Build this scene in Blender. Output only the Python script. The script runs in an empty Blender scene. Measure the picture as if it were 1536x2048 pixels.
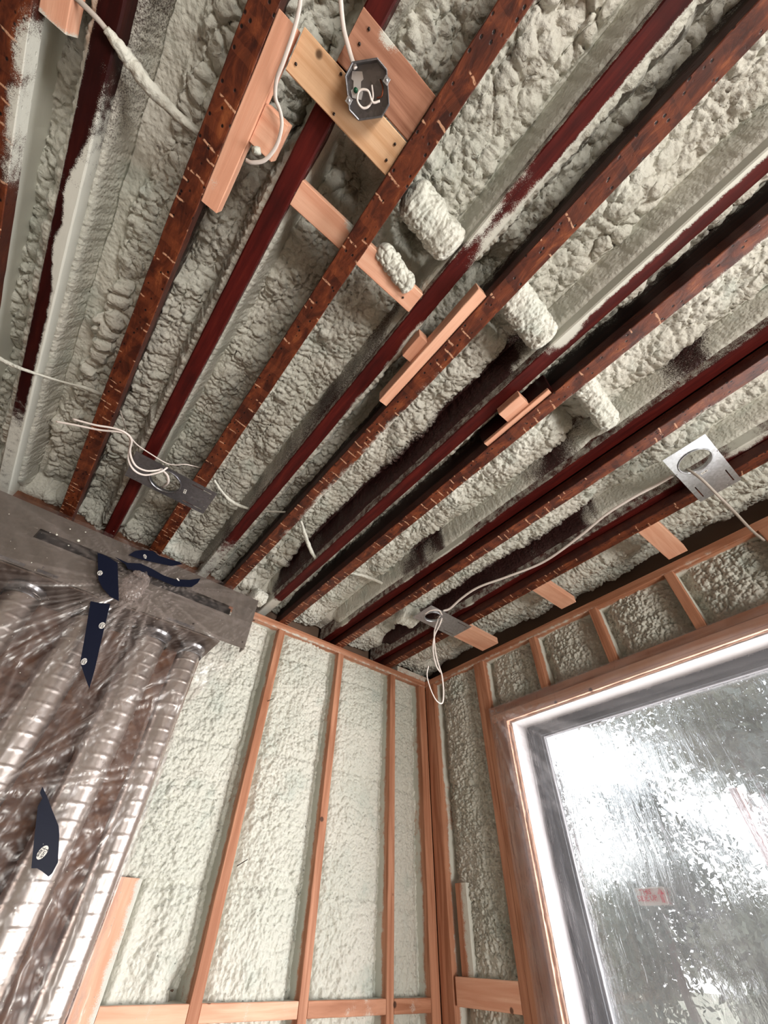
import bpy, math, random
import numpy as np
from mathutils import Vector, Matrix
random.seed(7)
S = bpy.context.scene
COL = S.collection
EYE = 1.5                       # camera height above the floor (m)

# ------------------------------------------------------------------ camera
def _rot(a, b, c):
    ca, sa, cb, sb, cc, sc = math.cos(a), math.sin(a), math.cos(b), math.sin(b), math.cos(c), math.sin(c)
    f = np.array([sa*cb, ca*cb, sb]); r = np.array([ca, -sa, 0.0]); u = np.cross(r, f)
    return np.array([r*cc+u*sc, -r*sc+u*cc, f])
CM = _rot(0.658997, 0.821499, 0.03588)
FPX = 817.25
cam = bpy.data.objects.new('camera', bpy.data.cameras.new('camera')); COL.objects.link(cam)
cam.data.sensor_fit = 'VERTICAL'; cam.data.sensor_height = 36.0; cam.data.lens = FPX/2048*36.0
cam.data.clip_start = 0.02; cam.data.clip_end = 200
_m = Matrix(((CM[0][0], CM[1][0], -CM[2][0], 0), (CM[0][1], CM[1][1], -CM[2][1], 0),
             (CM[0][2], CM[1][2], -CM[2][2], EYE), (0, 0, 0, 1)))
cam.matrix_world = _m
S.camera = cam

# ------------------------------------------------------------------ light, exposure
S.view_settings.view_transform = 'Standard'; S.view_settings.look = 'None'
S.view_settings.gamma = 1.0; S.view_settings.use_curve_mapping = False
S.view_settings.exposure = 0.04
S.cycles.use_denoising = True
S.cycles.max_bounces = 8; S.cycles.diffuse_bounces = 4; S.cycles.transparent_max_bounces = 16
S.cycles.caustics_reflective = False; S.cycles.caustics_refractive = False
SKY = 3.6
W = bpy.data.worlds.new('overcast'); S.world = W; W.use_nodes = True
wn = W.node_tree; wn.nodes.clear()
wo = wn.nodes.new('ShaderNodeOutputWorld'); wb = wn.nodes.new('ShaderNodeBackground')
wt = wn.nodes.new('ShaderNodeTexCoord'); wx = wn.nodes.new('ShaderNodeSeparateXYZ'); wr = wn.nodes.new('ShaderNodeValToRGB')
wn.links.new(wt.outputs['Generated'], wx.inputs[0]); wn.links.new(wx.outputs['Z'], wr.inputs[0])
wr.color_ramp.elements[0].position = 0.0; wr.color_ramp.elements[0].color = (0.95, 0.97, 1.0, 1)
wr.color_ramp.elements[1].position = 0.7; wr.color_ramp.elements[1].color = (0.75, 0.86, 1.0, 1)
wn.links.new(wr.outputs[0], wb.inputs[0]); wb.inputs[1].default_value = SKY
wn.links.new(wb.outputs[0], wo.inputs[0])
def area(name, loc, direction, sx, sy, power, color, portal=False):
    l = bpy.data.lights.new(name, 'AREA'); l.shape = 'RECTANGLE'; l.size = sx; l.size_y = sy
    l.energy = power; l.color = color
    o = bpy.data.objects.new(name, l); COL.objects.link(o); o.location = loc
    o.rotation_euler = Vector(direction).to_track_quat('-Z', 'Y').to_euler()
    if portal: l.cycles.is_portal = True
    return o
# daylight entering by the big window on the right, and an added fill lamp behind the camera for windows assumed there
area('window_daylight', (3.9, -1.75, 1.05), (-1.0, 0.45, 0.42), 3.0, 2.0, 570, (1.0, 0.985, 0.96))
area('rear_fill_daylight', (0.6, -2.9, 0.7), (-0.02, 1.0, 0.72), 1.3, 1.0, 112, (1.0, 0.95, 0.88))

# ------------------------------------------------------------------ measured points
def ray(px, py):
    return CM.T @ np.array([(px-768)/FPX, -(py-1024)/FPX, 1.0])
def PZ(px, py, z): v = ray(px, py); p = v*(z/v[2]); return Vector((p[0], p[1], p[2]+EYE))
def PY(px, py, y): v = ray(px, py); p = v*(y/v[1]); return Vector((p[0], p[1], p[2]+EYE))
def PX(px, py, x): v = ray(px, py); p = v*(x/v[0]); return Vector((p[0], p[1], p[2]+EYE))

# ------------------------------------------------------------------ noise (numpy)
def _h(ix, iy, k):
    ix = ix.astype(np.int64); iy = iy.astype(np.int64)
    n = (ix*374761393 + iy*668265263 + k*1274126177) & 0xffffffff
    n = ((n ^ (n >> 13))*1103515245) & 0xffffffff
    n = ((n ^ (n >> 16))*2654435769) & 0xffffffff
    return ((n ^ (n >> 15)) & 0xffffff)/float(0xffffff)
def vnoise(x, y, k=0):
    ix = np.floor(x); iy = np.floor(y); fx = x-ix; fy = y-iy
    fx = fx*fx*(3-2*fx); fy = fy*fy*(3-2*fy)
    a = _h(ix, iy, k); b = _h(ix+1, iy, k); c = _h(ix, iy+1, k); d = _h(ix+1, iy+1, k)
    return (a*(1-fx)+b*fx)*(1-fy)+(c*(1-fx)+d*fx)*fy
def fbm(x, y, k=0, o=3):
    s = 0; a = 0.5
    for i in range(o): s = s+a*vnoise(x*2**i, y*2**i, k+i*7); a *= .5
    return s/(1-.5**o)
def voro(x, y, k=0):
    ix = np.floor(x); iy = np.floor(y)
    f1 = np.full(x.shape, 9.0); f2 = np.full(x.shape, 9.0); idr = np.zeros(x.shape)
    for dx in (-1, 0, 1):
        for dy in (-1, 0, 1):
            cx = ix+dx; cy = iy+dy
            px = cx+.1+.8*_h(cx, cy, k+1); py = cy+.1+.8*_h(cx, cy, k+2)
            d = np.hypot(px-x, py-y); r = _h(cx, cy, k+3)
            nr = d < f1
            f2 = np.where(nr, f1, np.minimum(f2, d)); idr = np.where(nr, r, idr); f1 = np.where(nr, d, f1)
    return f1, f2, idr
def pillow(x, y, k=0, warp=.35):
    """Rounded blobs with creases between them, the look of sprayed foam."""
    wx_ = x+warp*(fbm(x*.8, y*.8, k+50)-.5)*2.2; wy_ = y+warp*(fbm(x*.8, y*.8, k+60)-.5)*2.2
    f1, f2, r = voro(wx_, wy_, k)
    p = np.clip((f2-f1)/.45, 0, 1)
    return np.sqrt(1-(1-p)**2)*(.45+.55*r)+.25*(1-np.clip(f1, 0, 1))
def sstep(a, b, x):
    t = np.clip((x-a)/(b-a), 0, 1); return t*t*(3-2*t)

# ------------------------------------------------------------------ material helpers
def new_mat(name):
    m = bpy.data.materials.new(name); m.use_nodes = True
    nt = m.node_tree; nt.nodes.clear()
    return m, nt
class N:
    def __init__(s, nt): s.nt = nt
    def n(s, t, **kw):
        x = s.nt.nodes.new(t)
        for k, v in kw.items(): setattr(x, k, v)
        return x
    def l(s, a, b): s.nt.links.new(a, b)
    def math(s, op, a, b=None, c=None, clamp=False):
        x = s.n('ShaderNodeMath', operation=op, use_clamp=clamp)
        for i, v in enumerate((a, b, c)):
            if v is None: continue
            if isinstance(v, (int, float)): x.inputs[i].default_value = v
            else: s.l(v, x.inputs[i])
        return x.outputs[0]
    def mix(s, f, a, b):
        x = s.n('ShaderNodeMix', data_type='RGBA')
        for sock, v in ((x.inputs[0], f), (x.inputs[6], a), (x.inputs[7], b)):
            if isinstance(v, (int, float)): sock.default_value = v
            elif isinstance(v, tuple): sock.default_value = (*v, 1) if len(v) == 3 else v
            else: s.l(v, sock)
        return x.outputs[2]
    def pos(s, sc=(1, 1, 1)):
        g = s.n('ShaderNodeNewGeometry'); m = s.n('ShaderNodeMapping')
        s.l(g.outputs['Position'], m.inputs[0]); m.inputs['Scale'].default_value = sc
        return m.outputs[0]
    def noise(s, vec, sc, det=3, rough=.55, dist=0):
        x = s.n('ShaderNodeTexNoise'); s.l(vec, x.inputs['Vector'])
        x.inputs['Scale'].default_value = sc; x.inputs['Detail'].default_value = det
        x.inputs['Roughness'].default_value = rough; x.inputs['Distortion'].default_value = dist
        return x.outputs[0]
    def vor(s, vec, sc, feat='F1'):
        x = s.n('ShaderNodeTexVoronoi', feature=feat); s.l(vec, x.inputs['Vector']); x.inputs['Scale'].default_value = sc
        return x
    def ramp(s, f, stops):
        x = s.n('ShaderNodeValToRGB'); s.l(f, x.inputs[0]); r = x.color_ramp
        while len(r.elements) > 1: r.elements.remove(r.elements[-1])
        for i, (p, c) in enumerate(stops):
            e = r.elements[0] if i == 0 else r.elements.new(p)
            e.position = p; e.color = (*c, 1) if isinstance(c, tuple) else (c, c, c, 1)
        return x.outputs[0]
    def attr(s, name):
        x = s.n('ShaderNodeAttribute'); x.attribute_name = name; return x.outputs['Fac']
    def step(s, v, a, b):
        x = s.n('ShaderNodeMapRange', interpolation_type='SMOOTHSTEP'); s.l(v, x.inputs[0])
        x.inputs[1].default_value = a; x.inputs[2].default_value = b; return x.outputs[0]
    def bump(s, h, strength, dist):
        x = s.n('ShaderNodeBump'); s.l(h, x.inputs['Height']); x.inputs['Strength'].default_value = strength
        x.inputs['Distance'].default_value = dist; return x.outputs[0]
    def out(s, sh):
        o = s.n('ShaderNodeOutputMaterial'); s.l(sh, o.inputs[0])
    def bsdf(s, col, rough=.6, metal=0, normal=None, spec=.5):
        b = s.n('ShaderNodeBsdfPrincipled')
        if isinstance(col, tuple): b.inputs['Base Color'].default_value = (*col, 1)
        else: s.l(col, b.inputs['Base Color'])
        if isinstance(rough, (int, float)): b.inputs['Roughness'].default_value = rough
        else: s.l(rough, b.inputs['Roughness'])
        b.inputs['Metallic'].default_value = metal
        b.inputs['Specular IOR Level'].default_value = spec
        if normal is not None: s.l(normal, b.inputs['Normal'])
        return b.outputs[0]

FOAM_A = (0.62, 0.625, 0.56); FOAM_B = (0.68, 0.665, 0.60); FOAM_C = (0.53, 0.56, 0.505)
def foam_colour(g):
    p = g.pos()
    a = g.mix(g.step(g.noise(p, 2.3, 2), .35, .65), FOAM_A, FOAM_B)
    return g.mix(g.step(g.noise(p, 6, 3), .52, .75), a, FOAM_C)
def mat_foam(name, bare=False):
    m, nt = new_mat(name); g = N(nt)
    c = foam_colour(g); p = g.pos()
    vv = g.vor(g.pos((1, .85, .9)), 120, 'SMOOTH_F1')
    h = g.math('ADD', g.math('MULTIPLY', g.noise(p, 90, 3), .5), g.math('ADD', g.math('MULTIPLY', g.noise(p, 420, 2), .22), g.math('MULTIPLY', vv.outputs['Distance'], -.7)))
    nrm = g.bump(h, .95, .005)
    rough = .55
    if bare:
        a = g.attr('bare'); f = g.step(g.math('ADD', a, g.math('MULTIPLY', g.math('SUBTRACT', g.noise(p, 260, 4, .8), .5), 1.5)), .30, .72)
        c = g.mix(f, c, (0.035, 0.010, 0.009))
    g.out(g.bsdf(c, rough, 0, nrm, .35)); return m

def wood_grain(g, axis, base, dark, knots=True):
    sc = [26, 26, 26]; sc[axis] = 1.6
    p = g.pos(tuple(sc)); oi = g.n('ShaderNodeObjectInfo')
    ad = g.n('ShaderNodeVectorMath', operation='ADD'); g.l(p, ad.inputs[0])
    cmb = g.n('ShaderNodeCombineXYZ'); r = g.math('MULTIPLY', oi.outputs['Random'], 37.0)
    for i in range(3): g.l(r, cmb.inputs[i])
    g.l(cmb.outputs[0], ad.inputs[1]); v = ad.outputs[0]
    wv = g.n('ShaderNodeTexNoise'); g.l(v, wv.inputs['Vector']); wv.inputs['Scale'].default_value = 1.0
    wv.inputs['Detail'].default_value = 5; wv.inputs['Distortion'].default_value = 1.4
    f = g.step(wv.outputs[0], .35, .68)
    c = g.mix(f, base, dark)
    fine = g.noise(v, 5.5, 3, .7)
    c = g.mix(g.math('MULTIPLY', g.step(fine, .5, .75), .35), c, dark)
    big = g.noise(g.pos(), 3.0, 2)
    c = g.mix(g.math('MULTIPLY', g.step(big, .5, .8), .3), c, tuple(x*.6 for x in dark))
    if knots:
        k = g.vor(g.pos(), 7.0); kf = g.step(k.outputs['Distance'], .085, .05)
        c = g.mix(kf, c, tuple(x*.22 for x in dark))
    h = g.math('ADD', g.math('MULTIPLY', wv.outputs[0], .5), fine)
    return c, g.bump(h, .35, .0015), r
def spray_over(g, c, name='spray'):
    a = g.attr(name); p = g.pos()
    nz = g.math('ADD', g.math('MULTIPLY', g.math('SUBTRACT', g.noise(p, 480, 3, .8), .5), 1.1),
                g.math('MULTIPLY', g.math('SUBTRACT', g.noise(p, 38, 3, .6), .5), .75))
    f = g.step(g.math('ADD', a, nz), .40, .68)
    live = g.step(a, .02, .10)
    f = g.math('MULTIPLY', f, live)
    return g.mix(f, c, (0.66, 0.66, 0.60)), f
def mat_wood(name, axis, base, dark, knots=True, rough=.62):
    m, nt = new_mat(name); g = N(nt)
    c, nr, _ = wood_grain(g, axis, base, dark, knots)
    c, f = spray_over(g, c)
    g.out(g.bsdf(c, rough, 0, nr, .3)); return m
STUD = {a: mat_wood('stud_lumber_'+'xyz'[a], a, (0.56, 0.27, 0.165), (0.36, 0.145, 0.078)) for a in (0, 1, 2)}
PALE = {a: mat_wood('fresh_lumber_'+'xyz'[a], a, (0.86, 0.50, 0.35), (0.74, 0.36, 0.235)) for a in (0, 1, 2)}
TAN = mat_wood('tan_lumber', 0, (0.84, 0.55, 0.34), (0.70, 0.40, 0.22))
BROWN = mat_wood('stained_lumber', 0, (0.52, 0.26, 0.17), (0.30, 0.125, 0.075))

def mat_lvl():
    """Rust-brown engineered joist: dark pits, pale scratches across the underside."""
    m, nt = new_mat('rust_joist'); g = N(nt)
    p = g.pos((1, .35, 1))
    n1 = g.noise(p, 34, 5, .7, .6)
    c = g.ramp(n1, [(.25, (0.014, 0.004, 0.003)), (.44, (0.055, 0.011, 0.005)), (.58, (0.125, 0.028, 0.010)), (.78, (0.31, 0.095, 0.032))])
    # plies of slightly different tone across the joist length
    sep = g.n('ShaderNodeSeparateXYZ'); g.l(g.pos(), sep.inputs[0])
    X, Y = sep.outputs[0], sep.outputs[1]
    oi = g.n('ShaderNodeObjectInfo')
    ys = g.math('ADD', g.math('MULTIPLY', Y, 42.0), g.math('MULTIPLY', oi.outputs['Random'], 31.0))
    skew = g.math('ADD', ys, g.math('MULTIPLY', X, -5.0))
    skew = g.math('ADD', skew, g.math('MULTIPLY', g.noise(g.pos(), 40, 2), .5))
    cell = g.math('FLOOR', skew); fr = g.math('FRACT', skew)
    wn1 = g.n('ShaderNodeTexWhiteNoise', noise_dimensions='1D'); g.l(cell, wn1.inputs['W'])
    tone = g.math('MULTIPLY', g.math('SUBTRACT', wn1.outputs[0], .35), .35, clamp=True)
    c = g.mix(tone, c, (0.28, 0.075, 0.028))
    # dark pits
    v = g.vor(g.pos((1, .75, 1)), 58); pit = g.step(v.outputs['Distance'], .22, .10)
    c = g.mix(pit, c, (0.006, 0.002, 0.002))
    # pale scratches: denser towards the end wall
    wn2 = g.n('ShaderNodeTexWhiteNoise', noise_dimensions='1D'); g.l(g.math('ADD', cell, 77.3), wn2.outputs[0].node.inputs['W'])
    dens = g.math('ADD', .16, g.math('MULTIPLY', Y, .38))
    on = g.math('LESS_THAN', wn2.outputs[0], dens)
    # each dash covers its own stretch of the width
    xs = g.math('ADD', g.math('MULTIPLY', X, 22.0), g.math('MULTIPLY', wn1.outputs[0], 9.0))
    gate = g.step(g.math('SINE', g.math('MULTIPLY', xs, 3.6)), -.25, .15)
    line = g.math('MULTIPLY', g.step(fr, .02, .07), g.step(fr, .28, .20))
    dash = g.math('MULTIPLY', g.math('MULTIPLY', line, on), gate)
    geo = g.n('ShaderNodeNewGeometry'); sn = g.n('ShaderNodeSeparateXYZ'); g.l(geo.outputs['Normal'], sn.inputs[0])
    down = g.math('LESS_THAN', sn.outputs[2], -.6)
    brk = g.step(g.noise(g.pos(), 120, 2), .38, .5)
    dash = g.math('MULTIPLY', g.math('MULTIPLY', dash, down), brk)
    c = g.mix(g.math('MULTIPLY', dash, .8), c, (0.62, 0.35, 0.22))
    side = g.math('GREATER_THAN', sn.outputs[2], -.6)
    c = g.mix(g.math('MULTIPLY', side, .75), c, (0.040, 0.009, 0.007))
    c, f = spray_over(g, c)
    nr = g.bump(g.math('ADD', n1, g.math('MULTIPLY', pit, -.6)), .5, .003)
    g.out(g.bsdf(c, .48, 0, nr, .3)); return m
LVL = mat_lvl()
def mat_red(name='dark_red_joist', k=1.0):
    m, nt = new_mat(name); g = N(nt)
    n1 = g.noise(g.pos((9, .8, 9)), 6, 5, .65)
    c = g.ramp(n1, [(.3, (0.036*k, 0.004*k, 0.0035*k)), (.55, (0.078*k, 0.0075*k, 0.006*k)), (.8, (0.13*k, 0.017*k, 0.010*k))])
    bl = g.noise(g.pos(), 7, 3); c = g.mix(g.math('MULTIPLY', g.step(bl, .55, .75), .55), c, (0.022, 0.004, 0.004))
    c, f = spray_over(g, c)
    g.out(g.bsdf(c, .55, 0, g.bump(n1, .3, .002), .16)); return m
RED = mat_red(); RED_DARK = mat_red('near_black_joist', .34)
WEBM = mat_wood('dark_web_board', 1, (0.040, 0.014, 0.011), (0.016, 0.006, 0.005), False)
def simple(name, col, rough=.5, metal=0, bump=None, spec=.5):
    m, nt = new_mat(name); g = N(nt); nr = None; c = col
    if bump:
        nz = g.noise(g.pos(), bump[0], 3); nr = g.bump(nz, bump[1], bump[2])
        c = g.mix(g.step(nz, .3, .7), col, tuple(x*.82 for x in col))
    g.out(g.bsdf(c, rough, metal, nr, spec)); return m
CABLE = simple('white_cable', (0.78, 0.70, 0.66), .45)
CABLE_GREY = simple('grey_cable', (0.42, 0.37, 0.33), .5)
TAPE = simple('navy_tape', (0.004, 0.006, 0.018), .45, 0, None, .2)
TAPE_WHITE = simple('tape_print', (0.75, 0.72, 0.68), .5)
INK = simple('black_print', (0.012, 0.011, 0.012), .5)
REDINK = simple('red_print', (0.75, 0.03, 0.06), .5)
PAPER = simple('white_label', (0.82, 0.80, 0.77), .6)
NAIL = simple('steel_nail', (0.05, 0.035, 0.03), .45, .6)
COPPER = simple('copper_wire', (0.35, 0.10, 0.05), .35, .8)
GREEN = simple('green_screw', (0.01, 0.09, 0.04), .35, .3)
VINYL = simple('white_vinyl', (0.50, 0.47, 0.49), .45)
DARKFRAME = simple('dark_window_frame', (0.070, 0.075, 0.085), .42, 0, (160, .3, .002))
DARK = simple('dark_cavity', (0.012, 0.010, 0.010), .9)
def mat_galv(name, base, rough, blend=.5):
    m, nt = new_mat(name); g = N(nt)
    v = g.vor(g.pos(), 120); k = g.n('ShaderNodeSeparateColor'); g.l(v.outputs['Color'], k.inputs[0])
    c = g.mix(g.math('MULTIPLY', k.outputs[0], blend), base, tuple(x*.55 for x in base))
    nz = g.noise(g.pos(), 30, 3)
    rr = g.math('ADD', rough-.1, g.math('MULTIPLY', nz, .2))
    g.out(g.bsdf(c, rr, .85, g.bump(k.outputs[1], .15, .001))); return m
GALV = mat_galv('galvanised_steel', (0.62, 0.64, 0.68), .38)
GALV_DARK = mat_galv('dark_steel', (0.26, 0.26, 0.28), .30)
BROWNSHEET = mat_galv('shaded_sheet_metal', (0.16, 0.12, 0.10), .55, .3)
SHEET = mat_galv('duct_sheet_metal', (0.27, 0.235, 0.21), .5, .3)
ALU = simple('corrugated_aluminium', (0.66, 0.595, 0.565), .30, .95)
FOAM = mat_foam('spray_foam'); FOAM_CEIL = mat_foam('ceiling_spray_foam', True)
ORANGEFOAM = simple('canned_foam', (0.36, 0.18, 0.11), .6, 0, (90, .8, .004))
def mat_osb():
    m, nt = new_mat('osb_board'); g = N(nt)
    v = g.vor(g.pos((1, 1, 1.8)), 24); k = g.n('ShaderNodeSeparateColor'); g.l(v.outputs['Color'], k.inputs[0])
    nz = g.noise(g.pos(), 13, 5, .65, 1.2)
    c = g.ramp(nz, [(.25, (0.035, 0.014, 0.010)), (.5, (0.13, 0.050, 0.028)), (.72, (0.27, 0.115, 0.055))])
    c = g.mix(g.math('MULTIPLY', k.outputs[0], .35), c, (0.20, 0.08, 0.04))
    g.out(g.bsdf(c, .6, 0, g.bump(k.outputs[1], .3, .002))); return m
OSB = mat_osb()
def mat_film(name, haze, refr, tint=(0.86, 0.78, 0.75), ior=1.12, bsc=20, bstr=.6, gl_=.3, gr=.22, zs=.35):
    """Thin polythene: mostly clear, hazier where it is folded, glossy."""
    m, nt = new_mat(name); g = N(nt)
    p = g.pos((1, 1, zs))
    nz = g.noise(p, bsc, 4, .6, .8); nr = g.bump(nz, bstr, .01)
    tr = g.n('ShaderNodeBsdfTransparent'); tr.inputs[0].default_value = (0.97, 0.965, 0.96, 1)
    base = tr.outputs[0]
    if refr > 0:
        rf = g.n('ShaderNodeBsdfRefraction'); rf.inputs['IOR'].default_value = ior; rf.inputs['Roughness'].default_value = .05
        g.l(nr, rf.inputs['Normal']); mx = g.n('ShaderNodeMixShader'); mx.inputs[0].default_value = refr
        g.l(tr.outputs[0], mx.inputs[1]); g.l(rf.outputs[0], mx.inputs[2]); base = mx.outputs[0]
    gl = g.n('ShaderNodeBsdfGlossy'); gl.inputs['Roughness'].default_value = gr; g.l(nr, gl.inputs['Normal'])
    df = g.n('ShaderNodeBsdfDiffuse'); df.inputs[0].default_value = (*tint, 1)
    tl = g.n('ShaderNodeBsdfTranslucent'); tl.inputs[0].default_value = (*tint, 1)
    m1 = g.n('ShaderNodeMixShader'); g.l(df.outputs[0], m1.inputs[1]); g.l(tl.outputs[0], m1.inputs[2])
    m2 = g.n('ShaderNodeMixShader'); m2.inputs[0].default_value = gl_; g.l(m1.outputs[0], m2.inputs[1]); g.l(gl.outputs[0], m2.inputs[2])
    a = g.attr('fold')
    f = g.math('ADD', haze, g.math('MULTIPLY', a, .55), clamp=True)
    lw = g.n('ShaderNodeLayerWeight'); lw.inputs[0].default_value = .25
    f = g.math('ADD', f, g.math('MULTIPLY', lw.outputs['Fresnel'], .06), clamp=True)
    f = g.math('MULTIPLY', f, g.math('ADD', .7, g.math('MULTIPLY', g.noise(p, 5, 3), .6)), clamp=True)
    m3 = g.n('ShaderNodeMixShader'); g.l(f, m3.inputs[0]); g.l(base, m3.inputs[1]); g.l(m2.outputs[0], m3.inputs[2])
    g.out(m3.outputs[0]); return m
FILM = mat_film('polythene_sheet', .035, 0, (0.80, 0.68, 0.64), 1.1, 9, .15, .22, .25)
FILM_WIN = mat_film('window_polythene', .085, .42, (0.86, 0.82, 0.86), 1.12, 34, 1.0, .3, .2, .14)
def mat_glass():
    m, nt = new_mat('window_glass'); g = N(nt)
    tr = g.n('ShaderNodeBsdfTransparent'); gl = g.n('ShaderNodeBsdfGlossy'); gl.inputs['Roughness'].default_value = .02
    m1 = g.n('ShaderNodeMixShader'); m1.inputs[0].default_value = .05; g.l(tr.outputs[0], m1.inputs[1]); g.l(gl.outputs[0], m1.inputs[2])
    g.out(m1.outputs[0]); return m
GLASS = mat_glass()

# ------------------------------------------------------------------ mesh helpers
def finish(o, label=None, cat=None, group=None, kind=None, parent=None):
    if label: o['label'] = label
    if cat: o['category'] = cat
    if group: o['group'] = group
    if kind: o['kind'] = kind
    if parent is not None:
        o.parent = parent; o.matrix_parent_inverse = Matrix.Translation(-Vector(parent.location))
    return o
def mesh_obj(name, V, F, mat, smooth=False, attrs=None, loc=None, **kw):
    V = np.asarray(V, dtype=np.float64)
    if loc is None:
        lo, hi = V.min(0), V.max(0); loc = ((lo[0]+hi[0])/2, (lo[1]+hi[1])/2, lo[2])
    V = V-np.array(loc)
    me = bpy.data.meshes.new(name)
    if isinstance(F, np.ndarray):
        n = len(F); k = F.shape[1]
        me.vertices.add(len(V)); me.vertices.foreach_set('co', V.astype(np.float32).ravel())
        me.loops.add(n*k); me.loops.foreach_set('vertex_index', F.astype(np.int32).ravel())
        me.polygons.add(n); me.polygons.foreach_set('loop_start', np.arange(0, n*k, k, dtype=np.int32))
        me.update(calc_edges=True)
    else:
        me.from_pydata([tuple(v) for v in V], [], [tuple(f) for f in F]); me.update()
    for a, vals in (attrs or {}).items():
        at = me.attributes.new(a, 'FLOAT', 'POINT'); at.data.foreach_set('value', np.asarray(vals, dtype=np.float32))
    me.materials.append(mat)
    if smooth: me.polygons.foreach_set('use_smooth', [True]*len(me.polygons))
    me.validate()
    o = bpy.data.objects.new(name, me); COL.objects.link(o); o.location = loc
    return finish(o, **kw)
def empty(name, loc, **kw):
    o = bpy.data.objects.new(name, None); COL.objects.link(o); o.location = loc; o.empty_display_size = .05
    return finish(o, **kw)
def grid_faces(nu, nv, wrap_u=False):
    i = np.arange(nu if wrap_u else nu-1)[:, None]; j = np.arange(nv-1)[None, :]
    i2 = (i+1) % nu
    a = i*nv+j; b = i2*nv+j; c = i2*nv+j+1; d = i*nv+j+1
    return np.stack([a, b, c, d], -1).reshape(-1, 4)
def timber(name, axis, lo, hi, mat, spray=None, bev=.0018, step=.02, nseg=4, wob=.0005, seed=0, smooth=False, **kw):
    """A length of lumber along one axis, with eased edges; spray(P, side) gives the foam overspray per vertex."""
    lo = np.array(lo, float); hi = np.array(hi, float)
    a = axis; b, c = [k for k in (0, 1, 2) if k != axis]
    L = hi[a]-lo[a]; n = max(2, int(L/step)+1)
    ts = np.linspace(0, 1, n)
    ts = np.concatenate([[0, .0006/max(L, .01)], ts[1:-1], [1-.0006/max(L, .01), 1]]) if n > 2 else np.array([0, 1.0])
    n = len(ts)
    w, h = hi[b]-lo[b], hi[c]-lo[c]; bv = min(bev, w*.3, h*.3)
    prof = []
    for s in range(4):
        for k in range(nseg):
            t = k/(nseg-1)
            if s == 0: q = (bv+(w-2*bv)*t, 0)
            elif s == 1: q = (w, bv+(h-2*bv)*t)
            elif s == 2: q = (w-bv-(w-2*bv)*t, h)
            else: q = (0, h-bv-(h-2*bv)*t)
            prof.append((q[0], q[1], s))
    prof = np.array(prof); m = len(prof)
    V = np.zeros((m, n, 3)); V[:, :, a] = lo[a]+L*ts[None, :]
    V[:, :, b] = lo[b]+prof[:, 0][:, None]; V[:, :, c] = lo[c]+prof[:, 1][:, None]
    if n > 4:
        k = seed*13+abs(hash(name)) % 1
        wv = (vnoise(V[:, :, a]*30+seed*5, prof[:, 2][:, None]*3+np.zeros_like(V[:, :, 0]), k)-.5)*2*wob
        V[:, :, b] += wv; V[:, :, c] += wv*.7
        ins = np.zeros(n); ins[0] = ins[-1] = 1
        cen_b, cen_c = (lo[b]+hi[b])/2, (lo[c]+hi[c])/2
        V[:, :, b] += np.sign(cen_b-V[:, :, b])*.0012*ins; V[:, :, c] += np.sign(cen_c-V[:, :, c])*.0012*ins
    F = grid_faces(m, n, True).tolist()
    F.append([i*n for i in range(m)]); F.append([i*n+n-1 for i in range(m)][::-1])
    flip = (axis == 1)
    if not flip: F = [f[::-1] for f in F]
    P = V.reshape(-1, 3); side = np.repeat(prof[:, 2], n)
    at = {'spray': spray(P, side, np.repeat(prof, n, 0)) if spray is not None else np.zeros(len(P))}
    return mesh_obj(name, P, F, mat, smooth, at, **kw)
def box_part(name, lo, hi, mat, bev=.001, **kw):
    lo = list(lo); hi = list(hi); d = [hi[i]-lo[i] for i in range(3)]; ax = d.index(max(d))
    return timber(name, ax, lo, hi, mat, bev=bev, step=9, nseg=2, **kw)
def spline(pts, n=8):
    pts = [Vector(p) for p in pts]; out = []
    q = [pts[0]*2-pts[1]]+pts+[pts[-1]*2-pts[-2]]
    for i in range(1, len(q)-2):
        p0, p1, p2, p3 = q[i-1:i+3]
        for k in range(n):
            t = k/n
            out.append(.5*((2*p1)+(p2-p0)*t+(2*p0-5*p1+4*p2-p3)*t*t+(3*p1-p0-3*p2+p3)*t**3))
    out.append(pts[-1]); return out
def tube(name, pts, r, mat, n=8, seg=10, flat=1.0, rf=None, disp=0, **kw):
    c = spline(pts, n) if n > 1 else [Vector(p) for p in pts]; m = len(c); V = []
    up = Vector((0.13, 0.21, 1)).normalized(); prev = None
    for i, p in enumerate(c):
        t = (c[min(i+1, m-1)]-c[max(i-1, 0)]).normalized()
        s = t.cross(up) if prev is None else (prev-t*prev.dot(t))
        s = s.normalized(); prev = s; b = t.cross(s).normalized()
        rr = r*(rf(i/(m-1)) if rf else 1)
        for k in range(seg):
            a = 2*math.pi*k/seg
            V.append(p+s*math.cos(a)*rr+b*math.sin(a)*rr*flat)
    V = np.array([tuple(v) for v in V]); idx = np.arange(m*seg).reshape(m, seg)
    if disp:
        q = V.reshape(m, seg, 3); cc = np.array([tuple(v) for v in c])[:, None, :]; d = q-cc
        L = np.arange(m)[:, None]*1.0+np.zeros((m, seg)); A = np.arange(seg)[None, :]*1.0+np.zeros((m, seg))
        k = 1+disp*(fbm(L*.35, A*.5, 3)-.4)*2
        V = (cc+d*k[:, :, None]).reshape(-1, 3)
    F = []
    for i in range(m-1):
        for k in range(seg):
            F.append((idx[i, k], idx[i+1, k], idx[i+1, (k+1) % seg], idx[i, (k+1) % seg]))
    F.append(list(idx[0])); F.append(list(idx[-1])[::-1])
    F = [[int(x) for x in f[::-1]] for f in F]
    return mesh_obj(name, V, F, mat, True, None, **kw)
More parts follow.
